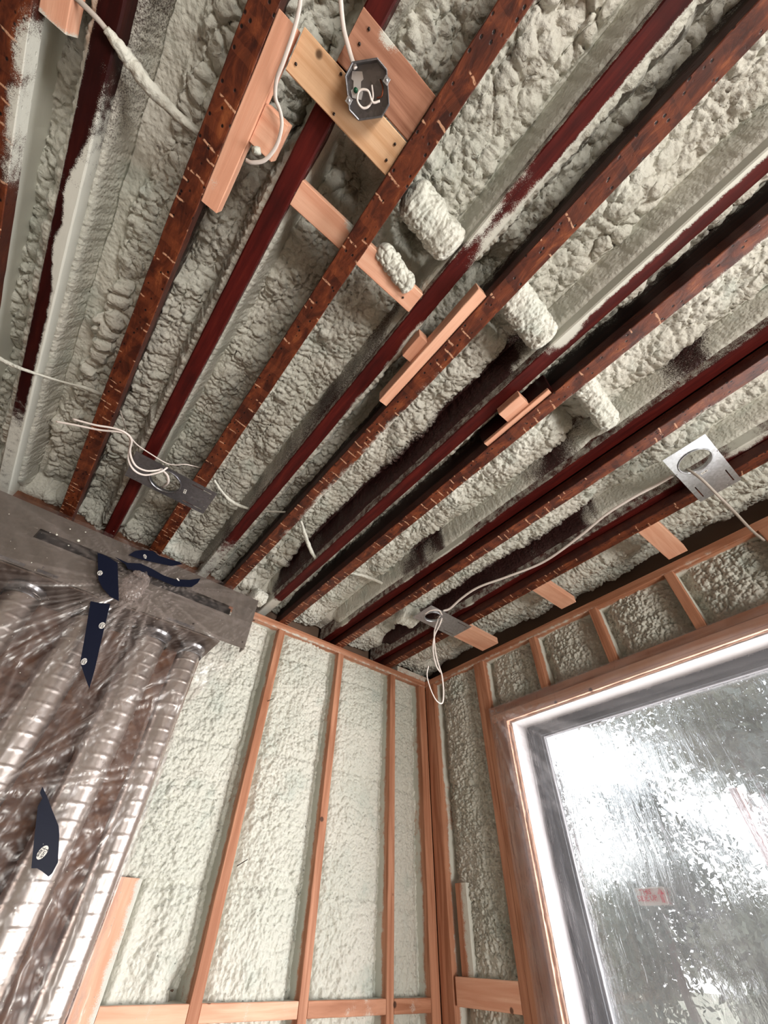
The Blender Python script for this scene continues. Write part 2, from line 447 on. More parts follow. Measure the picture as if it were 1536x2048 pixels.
def curve_mesh(name, cu, mat, M4, **kw):
    t = bpy.data.objects.new('tmp', cu); COL.objects.link(t)
    dg = bpy.context.evaluated_depsgraph_get(); dg.update()
    me = bpy.data.meshes.new_from_object(t.evaluated_get(dg)); bpy.data.objects.remove(t)
    me.transform(M4); me.materials.clear(); me.materials.append(mat); me.name = name
    co = np.zeros(len(me.vertices)*3, dtype=np.float32); me.vertices.foreach_get('co', co); co = co.reshape(-1, 3)
    loc = Vector((float(co[:, 0].mean()), float(co[:, 1].mean()), float(co[:, 2].min())))
    me.transform(Matrix.Translation(-loc))
    o = bpy.data.objects.new(name, me); COL.objects.link(o); o.location = loc
    return finish(o, **kw)
def shape2d(name, loops, th, mat, M4, bev=0, **kw):
    cu = bpy.data.curves.new(name, 'CURVE'); cu.dimensions = '2D'; cu.fill_mode = 'BOTH'; cu.extrude = th/2
    cu.bevel_depth = bev
    for lp in loops:
        sp = cu.splines.new('POLY'); sp.points.add(len(lp)-1); sp.use_cyclic_u = True
        for i, (x, y) in enumerate(lp): sp.points[i].co = (x, y, 0, 1)
    return curve_mesh(name, cu, mat, M4, **kw)
def text(name, body, size, mat, M4, **kw):
    cu = bpy.data.curves.new(name, 'FONT'); cu.body = body; cu.size = size; cu.extrude = .0003
    cu.align_x = 'CENTER'; cu.align_y = 'CENTER'; cu.space_line = .8; cu.offset = size*.012
    return curve_mesh(name, cu, mat, M4, **kw)
def circle(cx, cy, r, n=40, ry=None, rot=0):
    ry = ry or r; o = []
    for i in range(n):
        a = 2*math.pi*i/n; x, y = r*math.cos(a), ry*math.sin(a)
        o.append((cx+x*math.cos(rot)-y*math.sin(rot), cy+x*math.sin(rot)+y*math.cos(rot)))
    return o
def rect(x0, y0, x1, y1): return [(x0, y0), (x1, y0), (x1, y1), (x0, y1)]
def frame(o, x, y):     # local x, y axes and origin to a matrix
    x = Vector(x).normalized(); y = Vector(y).normalized(); z = x.cross(y)
    return Matrix(((x[0], y[0], z[0], o[0]), (x[1], y[1], z[1], o[1]), (x[2], y[2], z[2], o[2]), (0, 0, 0, 1)))

# ------------------------------------------------------------------ the room: measures (z relative to the eye)
ZT, ZTT = 1.265, 1.311          # lower joists: underside of the bottom flange, its top
ZW = 1.56                       # top of the thin web above that flange
ZU = 1.315                      # upper joists: underside
T = [(-1.512+.055*0, -1.457), (-1.123, -1.068), (-.739, -.684), (-.352, -.300), (.029, .084), (.418, .473), (.806, .861), (1.195, 1.250), (1.583, 1.638)]
U = [(-1.03, -.978), (-.608, -.560), (-.177, -.129), (.287, .339), (.695, .748), (1.145, 1.197), (1.552, 1.603)]
YB = 1.98                       # stud faces of the back wall
XR = 1.94                       # stud faces of the right wall
E_ = EYE

# ---- ceiling foam -------------------------------------------------
def ceiling_foam():
    xs = [ -1.45 ]
    while xs[-1] < 2.06:
        x = xs[-1]
        near = min([abs(x-u[0]) for u in U]+[abs(x-u[1]) for u in U])
        xs.append(x+(.0024 if near < .03 else .0041))
    xs = np.array(xs)
    ys = np.concatenate([np.arange(-2.2, -.8, .03), np.arange(-.8, 2.10, .0046)])
    X, Y = np.meshgrid(xs, ys, indexing='ij')
    H = 1.452-.022*sstep(.8, 1.1, X)+(fbm(X*5, Y*3.2, 11)-.5)*.06+(fbm(X*14, Y*10, 21)-.5)*.045
    blob = np.ones_like(X); bare = np.zeros_like(X)
    WD = {0: .05, 1: .075, 2: .016, 3: .030, 4: .040, 5: .050, 6: .045}
    for ui, (a, b) in enumerate(U):
        wob = (fbm(Y*3+ui*9, Y*0+ui, 31)-.5)*.05+(fbm(Y*14+ui*9, X*10, 33)-.5)*.022
        dl = a-X; dr = X-b
        big = dl if (a+b) > 0 else dr        # the flank that faces the middle of the room
        sm = dr if (a+b) > 0 else dl
        w0 = WD[ui]; w = np.maximum(w0+wob*(w0/.04), .008)
        edge = ZU+.006+.010*fbm(Y*6, Y*0+ui*3, 41)+(.02*fbm(Y*2, Y*0+ui, 44) if ui in (4, 5, 6) else 0)
        top = H*.5+.5*1.47+.02*(fbm(Y*3, X*8+ui*5, 43)-.5)
        flank = edge+(top-edge)*np.clip(big/.022, 0, 1)**.75
        bl = sstep(w*.8, w+.03, big)
        H = np.where(big >= 0, np.where(big < w+.03, flank*(1-bl)+H*bl, H), H)
        blob = np.where(big >= 0, blob*(.16+.84*sstep(w*.75, w+.012, big)), blob)
        H = np.where((sm >= 0) & (sm < .035), np.minimum(H, ZU+.012+(H-ZU-.012)*sstep(0, .035, sm)+.015*vnoise(Y*20, X*0+ui, 3)), H)
        blob = np.where((sm >= 0) & (sm < .02), blob*(.4+.6*sm/.02), blob)
        inside = (X > a+.004) & (X < b-.004); H = np.where(inside, 1.48, H); blob = np.where((X > a) & (X < b), 0, blob)
        # stretches where the spray missed and the dark cavity shows
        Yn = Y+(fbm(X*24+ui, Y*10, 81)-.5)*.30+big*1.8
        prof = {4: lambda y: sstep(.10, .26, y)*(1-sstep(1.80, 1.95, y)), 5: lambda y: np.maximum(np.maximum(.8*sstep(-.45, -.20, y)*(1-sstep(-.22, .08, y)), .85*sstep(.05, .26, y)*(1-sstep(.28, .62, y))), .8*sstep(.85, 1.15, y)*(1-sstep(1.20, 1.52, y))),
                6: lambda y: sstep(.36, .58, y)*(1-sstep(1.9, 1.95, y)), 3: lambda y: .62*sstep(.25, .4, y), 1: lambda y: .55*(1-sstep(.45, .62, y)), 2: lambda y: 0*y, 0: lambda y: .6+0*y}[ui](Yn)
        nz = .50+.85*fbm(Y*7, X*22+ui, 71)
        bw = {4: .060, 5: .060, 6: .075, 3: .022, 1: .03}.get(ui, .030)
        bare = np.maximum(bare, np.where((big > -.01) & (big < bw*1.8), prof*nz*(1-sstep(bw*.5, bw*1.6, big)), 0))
    # strips over the lower joists stay clear of their flanges
    for a, b in T:
        m = sstep(a-.02, a, X)*(1-sstep(b, b+.012, X)); H = np.where(m > 0, np.maximum(H, 1.395+.03*m), H)
    # two long rolls between the last joist and the right wall
    m = sstep(1.66, 1.70, X)*(1-sstep(1.95, 1.99, X))
    ph_ = (X-1.67)/.135+.25*(fbm(Y*3, X*0, 52)-.5)
    roll = 1.475-.085*np.abs(np.sin(ph_*math.pi))**.45+(fbm(Y*5, X*9, 51)-.5)*.05
    H = H*(1-m)+roll*m
    # hollows beside the blocking
    for cx, cy, rx, ry, d in ((-.215, .12, .05, .09, .16), (-.07, .15, .06, .06, .12), (.0, .17, .05, .06, .10), (.18, .15, .06, .045, .14),
                              (.40, .06, .05, .06, .09), (.55, .15, .07, .03, .08), (-.20, -.10, .07, .10, .12), (1.02, .19, .09, .04, .09), (.37, .20, .04, .1, .08)):
        g = np.exp(-((X-cx)/rx)**2-((Y-cy)/ry)**2); H = H+d*g*(.6+.8*fbm(X*18, Y*18, 61))*np.where(blob > 0, 1, 0)
    # end of the bays at the wall plate
    e = sstep(1.88, 1.97, Y+(fbm(X*9, Y*9, 55)-.5)*.05); H = H*(1-e)+(1.375+.05*fbm(X*9, Y*9, 56))*e
    large = sstep(.30, .62, fbm(X*1.7+3, Y*1.7, 5)+.30*sstep(.25, -.35, Y)*sstep(-.1, .3, X)-.12)*(1-.85*sstep(.78, .95, X))
    s1 = pillow(X/.0185, Y/.0215, 100, .5); s2 = pillow(X/.047, Y/.054, 200, .6); s3 = pillow(X/.0105, Y/.012, 9, .4)
    bmp = s1*.0125*(1-.55*large)+s2*(.006+.020*large)+s3*.0042*(1-.4*large)
    bmp = 1.25*bmp*(.65+.7*fbm(X*5, Y*5, 15))
    gx = np.gradient(H, axis=0)/np.gradient(X, axis=0); gy = np.gradient(H, axis=1)/np.gradient(Y, axis=1)
    ln = np.sqrt(1+gx**2+gy**2)
    bmp = bmp*blob+(.006*fbm(X*25, Y*14, 77)+.002*fbm(X*90, Y*60, 78))*(1-blob)
    Xd = X+gx/ln*bmp; Yd = Y+gy/ln*bmp*.5; Z = H-bmp/ln+.008
    V = np.stack([Xd, Yd, Z+E_], -1).reshape(-1, 3)
    F = grid_faces(len(xs), len(ys))[:, ::-1]
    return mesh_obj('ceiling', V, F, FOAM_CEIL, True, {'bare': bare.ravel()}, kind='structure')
ceiling_foam()
# roof deck above the foam keeps the sky out
box_part('ceiling', (-2.3, -3.0, E_+1.66), (2.3, 2.3, E_+1.70), simple('roof_deck', (.10, .06, .04), .8), kind='structure')

# ---- joists -------------------------------------------------------
def blobs(y, items):
    v = np.zeros_like(y)
    for c, w, s in items: v = np.maximum(v, s*np.exp(-((y-c)/w)**2))
    return v
TY0, TY1 = -2.1, 2.09
t_names = {2: 'rust-brown ceiling joist at the far left, its top end under a pink board', 3: 'rust-brown scratched joist with the long pink strip beside it, left of the octagonal box',
           4: 'rust-brown joist right of the octagonal box, running down to the dark mounting plate', 5: 'rust-brown joist with a pale wood strip nailed along its left side mid-span',
           6: 'rust-brown joist with a broad black shadow on its left, ending above the first bare stud', 7: 'rust-brown joist running past the left edge of the large bright mounting plate',
           8: 'last rust-brown joist before the window wall, three short pink blocks run from it', 1: 'rust-brown ceiling joist outside the picture on the left', 0: 'outermost rust-brown ceiling joist on the left'}
for i, (a, b) in enumerate(T):
    if i < 2: continue
    def sp(P, side, pr, i=i, a=a, b=b):
        y = P[:, 1]; z = P[:, 2]-E_; x = P[:, 0]
        v = 0*y
        if i == 2: v = np.maximum(v, sstep(a+.01, b, x)*blobs(y, [(.52, .12, .8), (.62, .10, .6), (.40, .08, .8)]))
        if i == 5: v = np.maximum(v, sstep(a+.015, b+.004, x)*blobs(y, [(.62, .22, .62), (1.05, .25, .66), (.85, .1, .55), (.40, .1, .45), (1.32, .08, .5)]))
        if i == 4: v = np.maximum(v, sstep(b-.02, b, x)*blobs(y, [(-.3, .3, .28)]))
        if i in (6, 7, 8): v = np.maximum(v, sstep(b-.02, b, x)*(.22+.25*vnoise(y*9, y*0, i)))
        if i == 7: v = np.maximum(v, sstep(b-.03, b, x)*blobs(y, [(-.12, .1, .6)]))
        return v
    t = empty('ceiling_joist', ((a+b)/2, 0, E_+ZT), label=t_names[i], cat='joist', group='lower ceiling joists')
    timber('bottom_flange', 1, (a, TY0, E_+ZT), (b, TY1, E_+ZTT), LVL, sp, seed=i, step=.012, nseg=6, parent=t)
    timber('web', 1, ((a+b)/2-.005, TY0, E_+ZTT+.0005), ((a+b)/2+.005, TY1, E_+ZW), WEBM, lambda P, s_, pr, i=i: .55*sstep(E_+1.385, E_+1.43, P[:, 2])+(.9 if i == 2 else 0), seed=i+60, step=.02, nseg=6, parent=t)
u_names = {0: 'dark red upper joist outside the picture on the left', 1: 'nearly black upper joist at the far left, edged with white foam', 2: 'clean dark red upper joist passing behind the pale board with the octagonal box',
           3: 'dark red upper joist whose middle is whitened by foam overspray', 4: 'dark red upper joist, white overspray along its upper left edge, beside the black gap',
           5: 'thin dark red upper joist with white streaks, touching the joist at the bright plate', 6: 'dark red upper joist under the large bright mounting plate'}
for i, (a, b) in enumerate(U):
    if i < 1: continue
    def sp(P, side, pr, i=i, a=a, b=b):
        y = P[:, 1]; x = P[:, 0]; t = (x-a)/(b-a)
        if i == 1:
            v = sstep(.16, .0, t)*.75
            v = np.maximum(v, sstep(.55, 1.0, t+.5*blobs(y, [(.62, .10, 1), (.34, .03, .5), (.78, .1, .9)]))*sstep(.10, .7, y)*.9)
            v = np.maximum(v, sstep(1.25, 1.6, y)*.7)
        elif i == 2: v = sstep(.93, 1.0, t)*.34
        elif i == 3:
            v = sstep(.72, 1, t)*.85*(1-sstep(-.02, .06, y))
            v = np.maximum(v, blobs(y, [(-.01, .10, .9), (-.12, .07, .55)])*(.45+.6*np.abs(t-.45)*2))
            v = np.maximum(v, sstep(.55, 1, t)*blobs(y, [(.33, .07, .85), (.45, .05, .5), (.62, .1, .55)]))
            v = np.maximum(v, sstep(1.4, 1.75, y)*.62); v = np.maximum(v, sstep(.9, 1, t)*.45)
        elif i == 4:
            v = sstep(.55, .05, t)*.95*(1-sstep(.02, .10, y)); v = np.maximum(v, blobs(y, [(.02, .07, .95)])*sstep(.95, .3, t))
            v = np.maximum(v, sstep(1.82, 1.9, y)*.8)
        elif i == 5: v = sstep(.35, .0, t)*blobs(y, [(.95, .22, .85), (.70, .08, .5), (1.25, .12, .6), (-.3, .12, .4), (1.82, .05, .9)])
        elif i == 6: v = sstep(1.0, .2, t)*blobs(y, [(-.18, .10, .8), (-.5, .2, .8)]); v = np.maximum(v, sstep(.4, .0, t)*blobs(y, [(1.2, .05, .8), (.5, .1, .4)]))
        else: v = 0*y
        v = np.where(side == 0, v, np.where((side == 3) & (i != 2), np.maximum(v, .5), v))
        return v
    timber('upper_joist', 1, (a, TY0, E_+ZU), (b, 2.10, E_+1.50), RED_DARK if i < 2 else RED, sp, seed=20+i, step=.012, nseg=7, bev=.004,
           label=u_names[i], cat='joist', group='upper ceiling joists')

# ---- walls --------------------------------------------------------
def wall_foam(name, axis, a0, a1, z0, z1, face, edges, seed, extra=None):
    """Foam between studs; axis 0: back wall (runs in x), axis 1: right wall (runs in y). edges: stud intervals."""
    st = .0040
    A, Z = np.meshgrid(np.arange(a0, a1, st), np.arange(z0, z1, st*1.1), indexing='ij')
    d = np.full_like(A, 9.0); d0 = None
    for e0, e1 in edges:
        q = np.maximum(np.maximum(e0-A, A-e1), 0)
        if e0 == .470: q = q+.2*(Z > .155)
        d = np.minimum(d, q)
    depth = .048+.034*(1-sstep(0, .055, d))-.012*sstep(.05, .18, d)+(fbm(A*4, Z*2.5, seed)-.5)*.03
    seam = np.abs(((Z+.12*fbm(A*2, Z*0, seed+5)) % .47)-.235)
    depth = depth+.008*(1-sstep(0, .02, seam))
    lowz = sstep(.5, -.05, Z)
    sk = Z+A*.35*(1-lowz)
    s1 = pillow(A/(.0235-.006*lowz), sk/(.0165+.011*lowz), seed+10, .5); s2 = pillow(A/.045, Z/.055, seed+20, .6); s3 = pillow(A/.0105, sk/.0095, seed, .4)
    depth = depth-(s1*.0125+s2*.009+s3*.0040)*(.65+.7*fbm(A*5, Z*5, seed+2))+.016
    if axis == 1: depth = depth-.35*(s1*.0125+s2*.009)+.008
    if extra: depth = extra(A, Z, depth)
    z = Z+E_
    V = np.stack([A, face+depth, z], -1) if axis == 0 else np.stack([face+depth, A, z], -1)
    F = grid_faces(*A.shape)
    if axis == 1: F = F[:, ::-1]
    return mesh_obj(name, V.reshape(-1, 3), F, FOAM, True, kind='structure')
BS = [(.470, .545), (.818, .858), (1.226, 1.265), (1.636, 1.676), (1.885, 1.94)]
def ex_back(A, Z, dp):   # hollow at the foot of the first bay, smooth ridge by the left board
    dp = dp+.07*np.exp(-((A-.80)/.05)**2-((Z+.10)/.05)**2)
    dp = dp+.05*np.exp(-((A-.805)/.025)**2)*(fbm(A*3, Z*7, 8))
    rid = np.exp(-((A-.575)/.022)**2); dp = dp*(1-.75*rid*sstep(.16, .12, Z))+.018*rid*sstep(.16, .12, Z)
    return dp
wall_foam('wall_back', 0, .44, 1.97, -.72, 1.235, YB, BS, 300, ex_back)
RS = [(1.885, 1.98), (1.468, 1.545), (1.39, 1.468)]
wall_foam('wall_right', 1, 1.46, 2.0, -.72, 1.235, XR, RS, 500)
CR = [(1.078, 1.140), (.695, .770), (.318, .372), (-.07, -.02), (-.47, -.42)]
wall_foam('wall_right', 1, -.72, 1.50, .92, 1.235, XR, CR+[(1.468, 1.545)], 700)
shellm = simple('wall_sheathing', (.16, .10, .07), .8)
box_part('wall_back', (-2.3, YB+.15, 0), (2.3, YB+.17, E_+1.7), shellm, kind='structure')
box_part('wall_right', (XR+.15, 1.37, 0), (XR+.17, 2.15, E_+1.7), shellm, kind='structure')
box_part('wall_right', (XR+.15, -3.0, E_+.87), (XR+.17, 1.37, E_+1.7), shellm, kind='structure')
box_part('wall_right', (XR, -3.0, 0), (XR+.17, 1.37, E_-.95), shellm, kind='structure')
box_part('wall_right', (XR, -3.0, E_-.95), (XR+.17, -1.5, E_+1.2), shellm, kind='structure')
box_part('wall_left', (-2.3, -3.0, 0), (-2.26, 2.15, E_+1.7), simple('left_wall', (.35, .34, .30), .8), kind='structure')
rw = simple('rear_wall', (.35, .34, .30), .8)
box_part('wall_rear', (-2.26, -3.04, 0), (-.4, -3.0, E_+1.7), rw, kind='structure')
box_part('wall_rear', (1.6, -3.04, 0), (2.3, -3.0, E_+1.7), rw, kind='structure')
box_part('wall_rear', (-.4, -3.04, 2.1), (1.6, -3.0, E_+1.7), rw, kind='structure')
def mat_floor():
    m, nt = new_mat('plywood_floor'); g = N(nt)
    c = g.mix(g.noise(g.pos((6, .8, 1)), 6, 4), (.60, .47, .35), (.46, .34, .25)); g.out(g.bsdf(c, .7)); return m
box_part('floor', (-2.3, -3.0, -.03), (2.12, 2.15, 0), mat_floor(), kind='structure')

# framing of the back wall
def edge_spray(depth_axis, face, amt=.62, lowz=None):
    def f(P, side, pr):
        d = (P[:, depth_axis]-face)
        v = amt*sstep(.014, .045, d)
        v = np.maximum(v, .30*sstep(.0, .03, d))
        v = v*(.6+.8*fbm(P[:, 2]*5, P[:, 0]*3+P[:, 1]*5, 91))
        if lowz is not None: v = np.maximum(v, .55*np.exp(-((P[:, 2]-E_-lowz)/.05)**2)*sstep(-.01, .02, d+.006))
        return v
    return f
def plate_spray(depth_axis, face, c=None):
    def f(P, side, pr):
        d = P[:, depth_axis]-face; z = P[:, 2]-E_
        v = np.where(side == (0), .8*sstep(.01, .05, d), 0)
        low = sstep(ZT-.012, ZT-.04, z)*(d < .012)*.5*(.3+1.1*fbm(P[:, 0]*5+P[:, 1]*5, z*0, 33))
        return np.maximum(v, low)
    return f
YW = YB+.14
names = ['wide light board of the back wall beside the plastic sheet and ducts', 'bare wall stud nearest the ducts, leftmost full stud of the foam wall', 'middle wall stud of the back wall, two studs from the corner', 'wall stud next to the narrow foam bay at the corner', 'reddish corner stud where the two foam walls meet']
for i, (a, b) in enumerate(BS):
    timber('wall_stud', 2, (a, YB, E_-1.46), (b, YW if i else YB+.05, E_+(ZT-.040 if i else .150)), PALE[2] if i == 0 else STUD[2], edge_spray(1, YB, .75, None if i != 1 else .93) if i else (lambda P, s, pr: .85*sstep(.50, .55, P[:, 0])*(.7+.5*vnoise(P[:, 2]*14, P[:, 0]*0, 4))),
           seed=40+i, nseg=7, label=names[i], cat='stud', group='back wall studs')
timber('top_plate', 0, (.40, YB, E_+ZT-.040), (XR+.14, YW, E_+ZT), STUD[0], plate_spray(1, YB), seed=50, nseg=7, label='pinkish top plate running along the back wall above its studs', cat='plate')
timber('top_plate', 1, (XR, -2.2, E_+ZT-.040), (XR+.14, YB-.002, E_+ZT), STUD[1], plate_spray(0, XR), seed=51, nseg=7, label='brown top plate above the window wall and its short studs', cat='plate')
timber('top_plate', 0, (1.70, YB-.005+.012, E_+ZT+.002), (XR+.13, YW, E_+ZT+.040), STUD[0], lambda P, s, pr: .6+0*P[:, 0], seed=52, label='short foam-dusted second plate on top of the back wall at the corner', cat='plate')
nog = [(.545, .818, 'leftmost bottom cross block, between the plastic sheet and the first stud'), (.858, 1.226, 'bottom cross block between the first and second bare studs, foam blotches on it'),
       (1.265, 1.636, 'bottom cross block with a lump of foam, between the second and third studs'), (1.676, 1.885, 'short bottom cross block next to the corner stud')]
for i, (a, b, nm) in enumerate(nog):
    timber('cross_block', 0, (a+.001, YB+.001, E_-.172), (b-.001, YB+.13, E_-.130), PALE[0] if i < 2 else STUD[0],
           lambda P, s, pr, i=i: np.where(s == 2, .9, 0)*(P[:, 1] > YB+.01)+blobs(P[:, 0], [(.70, .02, .5), (1.02, .04, .55), (1.17, .03, .45), (1.46, .04, .6), (1.55, .05, .6), (1.78, .05, .5)])*(fbm(P[:, 0]*20, P[:, 2]*20, 5)+.3),
           seed=60+i, nseg=6, label=nm, cat='block', group='back wall cross blocks')
# framing of the right wall
timber('wall_stud', 2, (XR, 1.899, E_-1.46), (XR+.14, YB-.003, E_+ZT-.040), STUD[2], edge_spray(0, XR, .8), seed=70, nseg=7, label='first stud of the window wall, tight in the corner', cat='stud', group='window wall studs')
for i, (a, b, nm) in enumerate([(1.507, 1.545, 'left one of the doubled full-height studs left of the window'), (1.468, 1.5065, 'right one of the doubled full-height studs left of the window'), (1.390, 1.4675, 'thick jack stud under the window header, wrapped in plastic')]):
    timber('wall_stud', 2, (XR, a, E_-1.46), (XR+.14, b, E_+(ZT-.040 if i < 2 else .862)), STUD[2], edge_spray(0, XR, .8) if i < 2 else None, seed=71+i, nseg=7, label=nm, cat='stud', group='window wall studs')
crn = ['short stud above the window nearest the corner', 'short stud above the window, second from the corner', 'short stud above the window, third from the corner', 'short stud above the window, right of the hanging wire end', 'short stud above the window outside the picture']
for i, (a, b) in enumerate(CR[:4]):
    m = (a+b)/2
    timber('cripple_stud', 2, (XR, m-.020, E_+.941), (XR+.14, m+.020, E_+ZT-.040), STUD[2], edge_spray(0, XR, 1.0), seed=80+i, nseg=7, label=crn[i], cat='stud', group='short studs over the window')
timber('window_header', 1, (XR, -1.6, E_+.902), (XR+.14, 1.467, E_+.940), STUD[1], None, seed=90, label='upper header board over the window, under the short studs', cat='header')
timber('window_header', 1, (XR-.004, -1.6, E_+.862), (XR+.14, 1.467, E_+.901), PALE[1], lambda P, s, pr: 0*P[:, 0], seed=91, label='lower pink header board resting right on the window opening', cat='header')
timber('cross_block', 1, (XR+.001, 1.546, E_-.150), (XR+.09, 1.884, E_-.066), PALE[1], lambda P, s, pr: np.where(s == 2, .8, 0)*(P[:, 0] > XR+.012)+sstep(E_-.13, E_-.15, P[:, 2])*.3, seed=92, nseg=6, label='deep cross block low in the corner bay left of the window', cat='block')
timber('nailing_strip', 2, (XR+.020, 1.790, E_-.066), (XR+.06, 1.862, E_+.235), STUD[2], lambda P, s, pr: .62*sstep(1.845, 1.80, P[:, 1])+.2, seed=93, label='short foam-dusted board standing on the deep cross block beside the corner', cat='board')

# ---- window -------------------------------------------------------
win = empty('window_1', (XR+.1, -.1, E_-.9), kind='structure')
y1, zt, yb, zb = 1.372, .857, -1.45, -.93
def ring(name, x0, x1, out, inn, mat, **kw):
    """picture-frame ring; out/inn = (ymin, ymax, zmin, zmax)"""
    lp = [rect(-out[1], out[2], -out[0], out[3]), rect(-inn[1], inn[2], -inn[0], inn[3])]
    return shape2d(name, lp, x1-x0, mat, frame(((x0+x1)/2, 0, E_), (0, -1, 0), (0, 0, 1)), **kw)
ring('buck_frame', XR-.006, XR+.150, (yb, 1.389, zb, .8615), (yb+.02, 1.372, zb+.02, .848), PALE[1], parent=win)
ring('jamb_liner', XR+.020, XR+.150, (yb+.02, 1.3715, zb+.02, .8478), (yb+.03, 1.360, zb+.03, .842), VINYL, parent=win)
ring('window_frame', XR+.134, XR+.185, (yb+.03, 1.3598, zb+.03, .8418), (yb+.08, 1.318, zb+.08, .812), DARKFRAME, parent=win)
sash = ring('sash', XR+.150, XR+.200, (yb+.08, 1.3178, zb+.08, .8118), (yb+.115, 1.288, zb+.115, .792), DARKFRAME, parent=win)
ring('glazing_bead', XR+.163, XR+.176, (yb+.11, 1.292, zb+.11, .796), (yb+.125, 1.279, zb+.125, .786), simple('grey_bead', (.30, .29, .32), .4), parent=win)
box_part('pane', (XR+.177, yb+.10, E_+zb+.10), (XR+.181, 1.295, E_+.80), GLASS, parent=win)
# canned foam squeezed between the buck and the liner
def bead(name, pts, r, k):
    return tube(name, pts, r, ORANGEFOAM, 10, 9, .7, lambda t: .7+.7*float(fbm(np.array([t*70+k]), np.array([1.0*k]), 5)[0]), .5)
fb = empty('foam_bead', (XR, .5, E_+.85), label='peach canned foam line squeezed out around the window jamb', cat='foam')
for nm, pts in (('head_bead', [(XR+.012, 1.36-.17*i, E_+.849+.002*(i % 2)) for i in range(17)]), ('side_bead', [(XR+.012, 1.368, E_+.83-.11*i) for i in range(15)])):
    o = bead(nm, pts, .0075, len(nm)); finish(o, parent=fb)
# sticker on the glass
sx = XR+.1755
st = empty('glass_sticker', (sx, .99, E_+.15), label='white sticker with red THIS SIDE UP and an arrow, on the glass', cat='sticker')
cx, cz = 1.00, .167
SM = frame((sx, cx, E_+cz), (0, -1, 0), (0, 0, 1))
def rrect(w, h, r, n=5):
    o = []
    for sx_, sy_, a0 in ((1, 1, 0), (-1, 1, 90), (-1, -1, 180), (1, -1, 270)):
        for k in range(n+1):
            a = math.radians(a0+90*k/n); o.append((sx_*(w-r)+r*math.cos(a), sy_*(h-r)+r*math.sin(a)))
    return o
ppr = shape2d('paper', [rrect(.056, .025, .006)], .0006, PAPER, SM, parent=st)
off = Matrix.Translation((-.001, 0, 0))
text('lettering', 'THIS\nSIDE UP', .0215, REDINK, off @ SM @ Matrix.Translation((-.017, 0.003, 0)), parent=ppr)
shape2d('arrow', [[(.034, -.019), (.044, -.019), (.044, .004), (.051, .004), (.039, .021), (.027, .004), (.034, .004)]], .0006, REDINK, off @ SM, parent=ppr)
# polythene stapled over the window
def film_sheet(name, fn, u, v, mat, fold, **kw):
    Ug, Vg = np.meshgrid(u, v, indexing='ij'); P, fo = fn(Ug, Vg)
    return mesh_obj(name, P.reshape(-1, 3), grid_faces(*Ug.shape), mat, True, {'fold': fo.ravel()}, **kw)
def ridge(x, k, s=11): n = fbm(x, x*0+k*3.3, k, 3); return np.clip(1-np.abs(n-.5)*s, 0, 1)
def gather(A, B, ga, gb, freq, k, L):
    r = np.hypot(A-ga, B-gb)+1e-6; th = np.arctan2(B-gb, A-ga)
    return ridge(th*freq+r*.6, k)*np.exp(-r/L)*sstep(.0, .03, r), r
def win_film(Yg, Zg):
    g1, r1 = gather(Yg, Zg, 1.47, .93, 9, 3, 1.1); g2, _ = gather(Yg, Zg, -1.5, 1.0, 12, 5, 1.4); g3, _ = gather(Yg, Zg, 1.43, .55, 7, 8, .5)
    h = ridge((Zg-Yg*.12)*4.5+.3*fbm(Yg*2, Zg*2, 2), 12)*.6
    edge = sstep(0, .06, 1.455-Yg)*sstep(0, .05, .935-Zg)
    strip = np.exp(-((Zg-.90-.012*np.sin(Yg*23))/.022)**2)+np.exp(-((Yg-1.43)/.03)**2)  # extra haze along header and jack stud, painted for the sheet's reflections
    fo = np.clip(g1**2*.5+g2**2*.45+g3**2*.35+h**3*.12+strip*.45*fbm(Yg*14, Zg*14, 5), 0, 1)
    x = XR-.012-.014*edge*fbm(Yg*3, Zg*3, 4)-.006*g1-.006*g2-.004*h-.004*vnoise(Yg*60, Zg*25, 3)
    # it sinks a little into the opening
    sink = sstep(0, .12, 1.36-Yg)*sstep(0, .12, .84-Zg); x = x+sink*.026
    return np.stack([x, Yg, Zg+E_], -1), fo
film_sheet('window_film', win_film, np.arange(-1.5, 1.478, .011), np.arange(-1.0, .945, .011), FILM_WIN, 1,
           label='clear plastic sheet stretched over the whole window and its header', cat='plastic sheet')

# ---- left part of the back wall: board, ducts, plenum --------------
box_part('osb_panel', (-2.2, YB+.02, .0), (.469, YB+.035, E_+1.40), OSB, label='brown strand board wall panel behind the silver ducts', cat='panel')
PLY = 1.745
pl = empty('duct_plenum', (.06, 1.85, E_+.90), label='long grey sheet metal plenum box under the ceiling above the ducts', cat='duct box')
FX = frame((0, PLY, E_), (1, 0, 0), (0, 0, 1))
shape2d('front_panel', [rect(-.62, .918, .578, 1.178), rect(-.342, 1.047, .470, 1.092)], .002, SHEET, FX, parent=pl)
box_part('housing', (-.62, PLY+.045, E_+.918), (.462, YB, E_+1.176), SHEET, parent=pl)
box_part('top_panel', (-.62, PLY+.001, E_+1.170), (.578, PLY+.044, E_+1.178), SHEET, parent=pl)
box_part('bottom_panel', (-.62, PLY+.001, E_+.910), (.462, PLY+.200, E_+.917), BROWNSHEET, parent=pl)
box_part('end_panel', (.572, PLY+.001, E_+.919), (.5785, PLY+.044, E_+1.169), SHEET, parent=pl)
box_part('slot_back', (-.342, PLY+.030, E_+1.040), (.470, PLY+.044, E_+1.098), DARK, parent=pl)
for a, b in ((-.40, -.30), (-.26, -.19), (.22, .34)):
    box_part('seam_tab', (a, PLY-.004, E_+.922), (b, PLY-.0012, E_+.934), GALV_DARK, parent=pl)
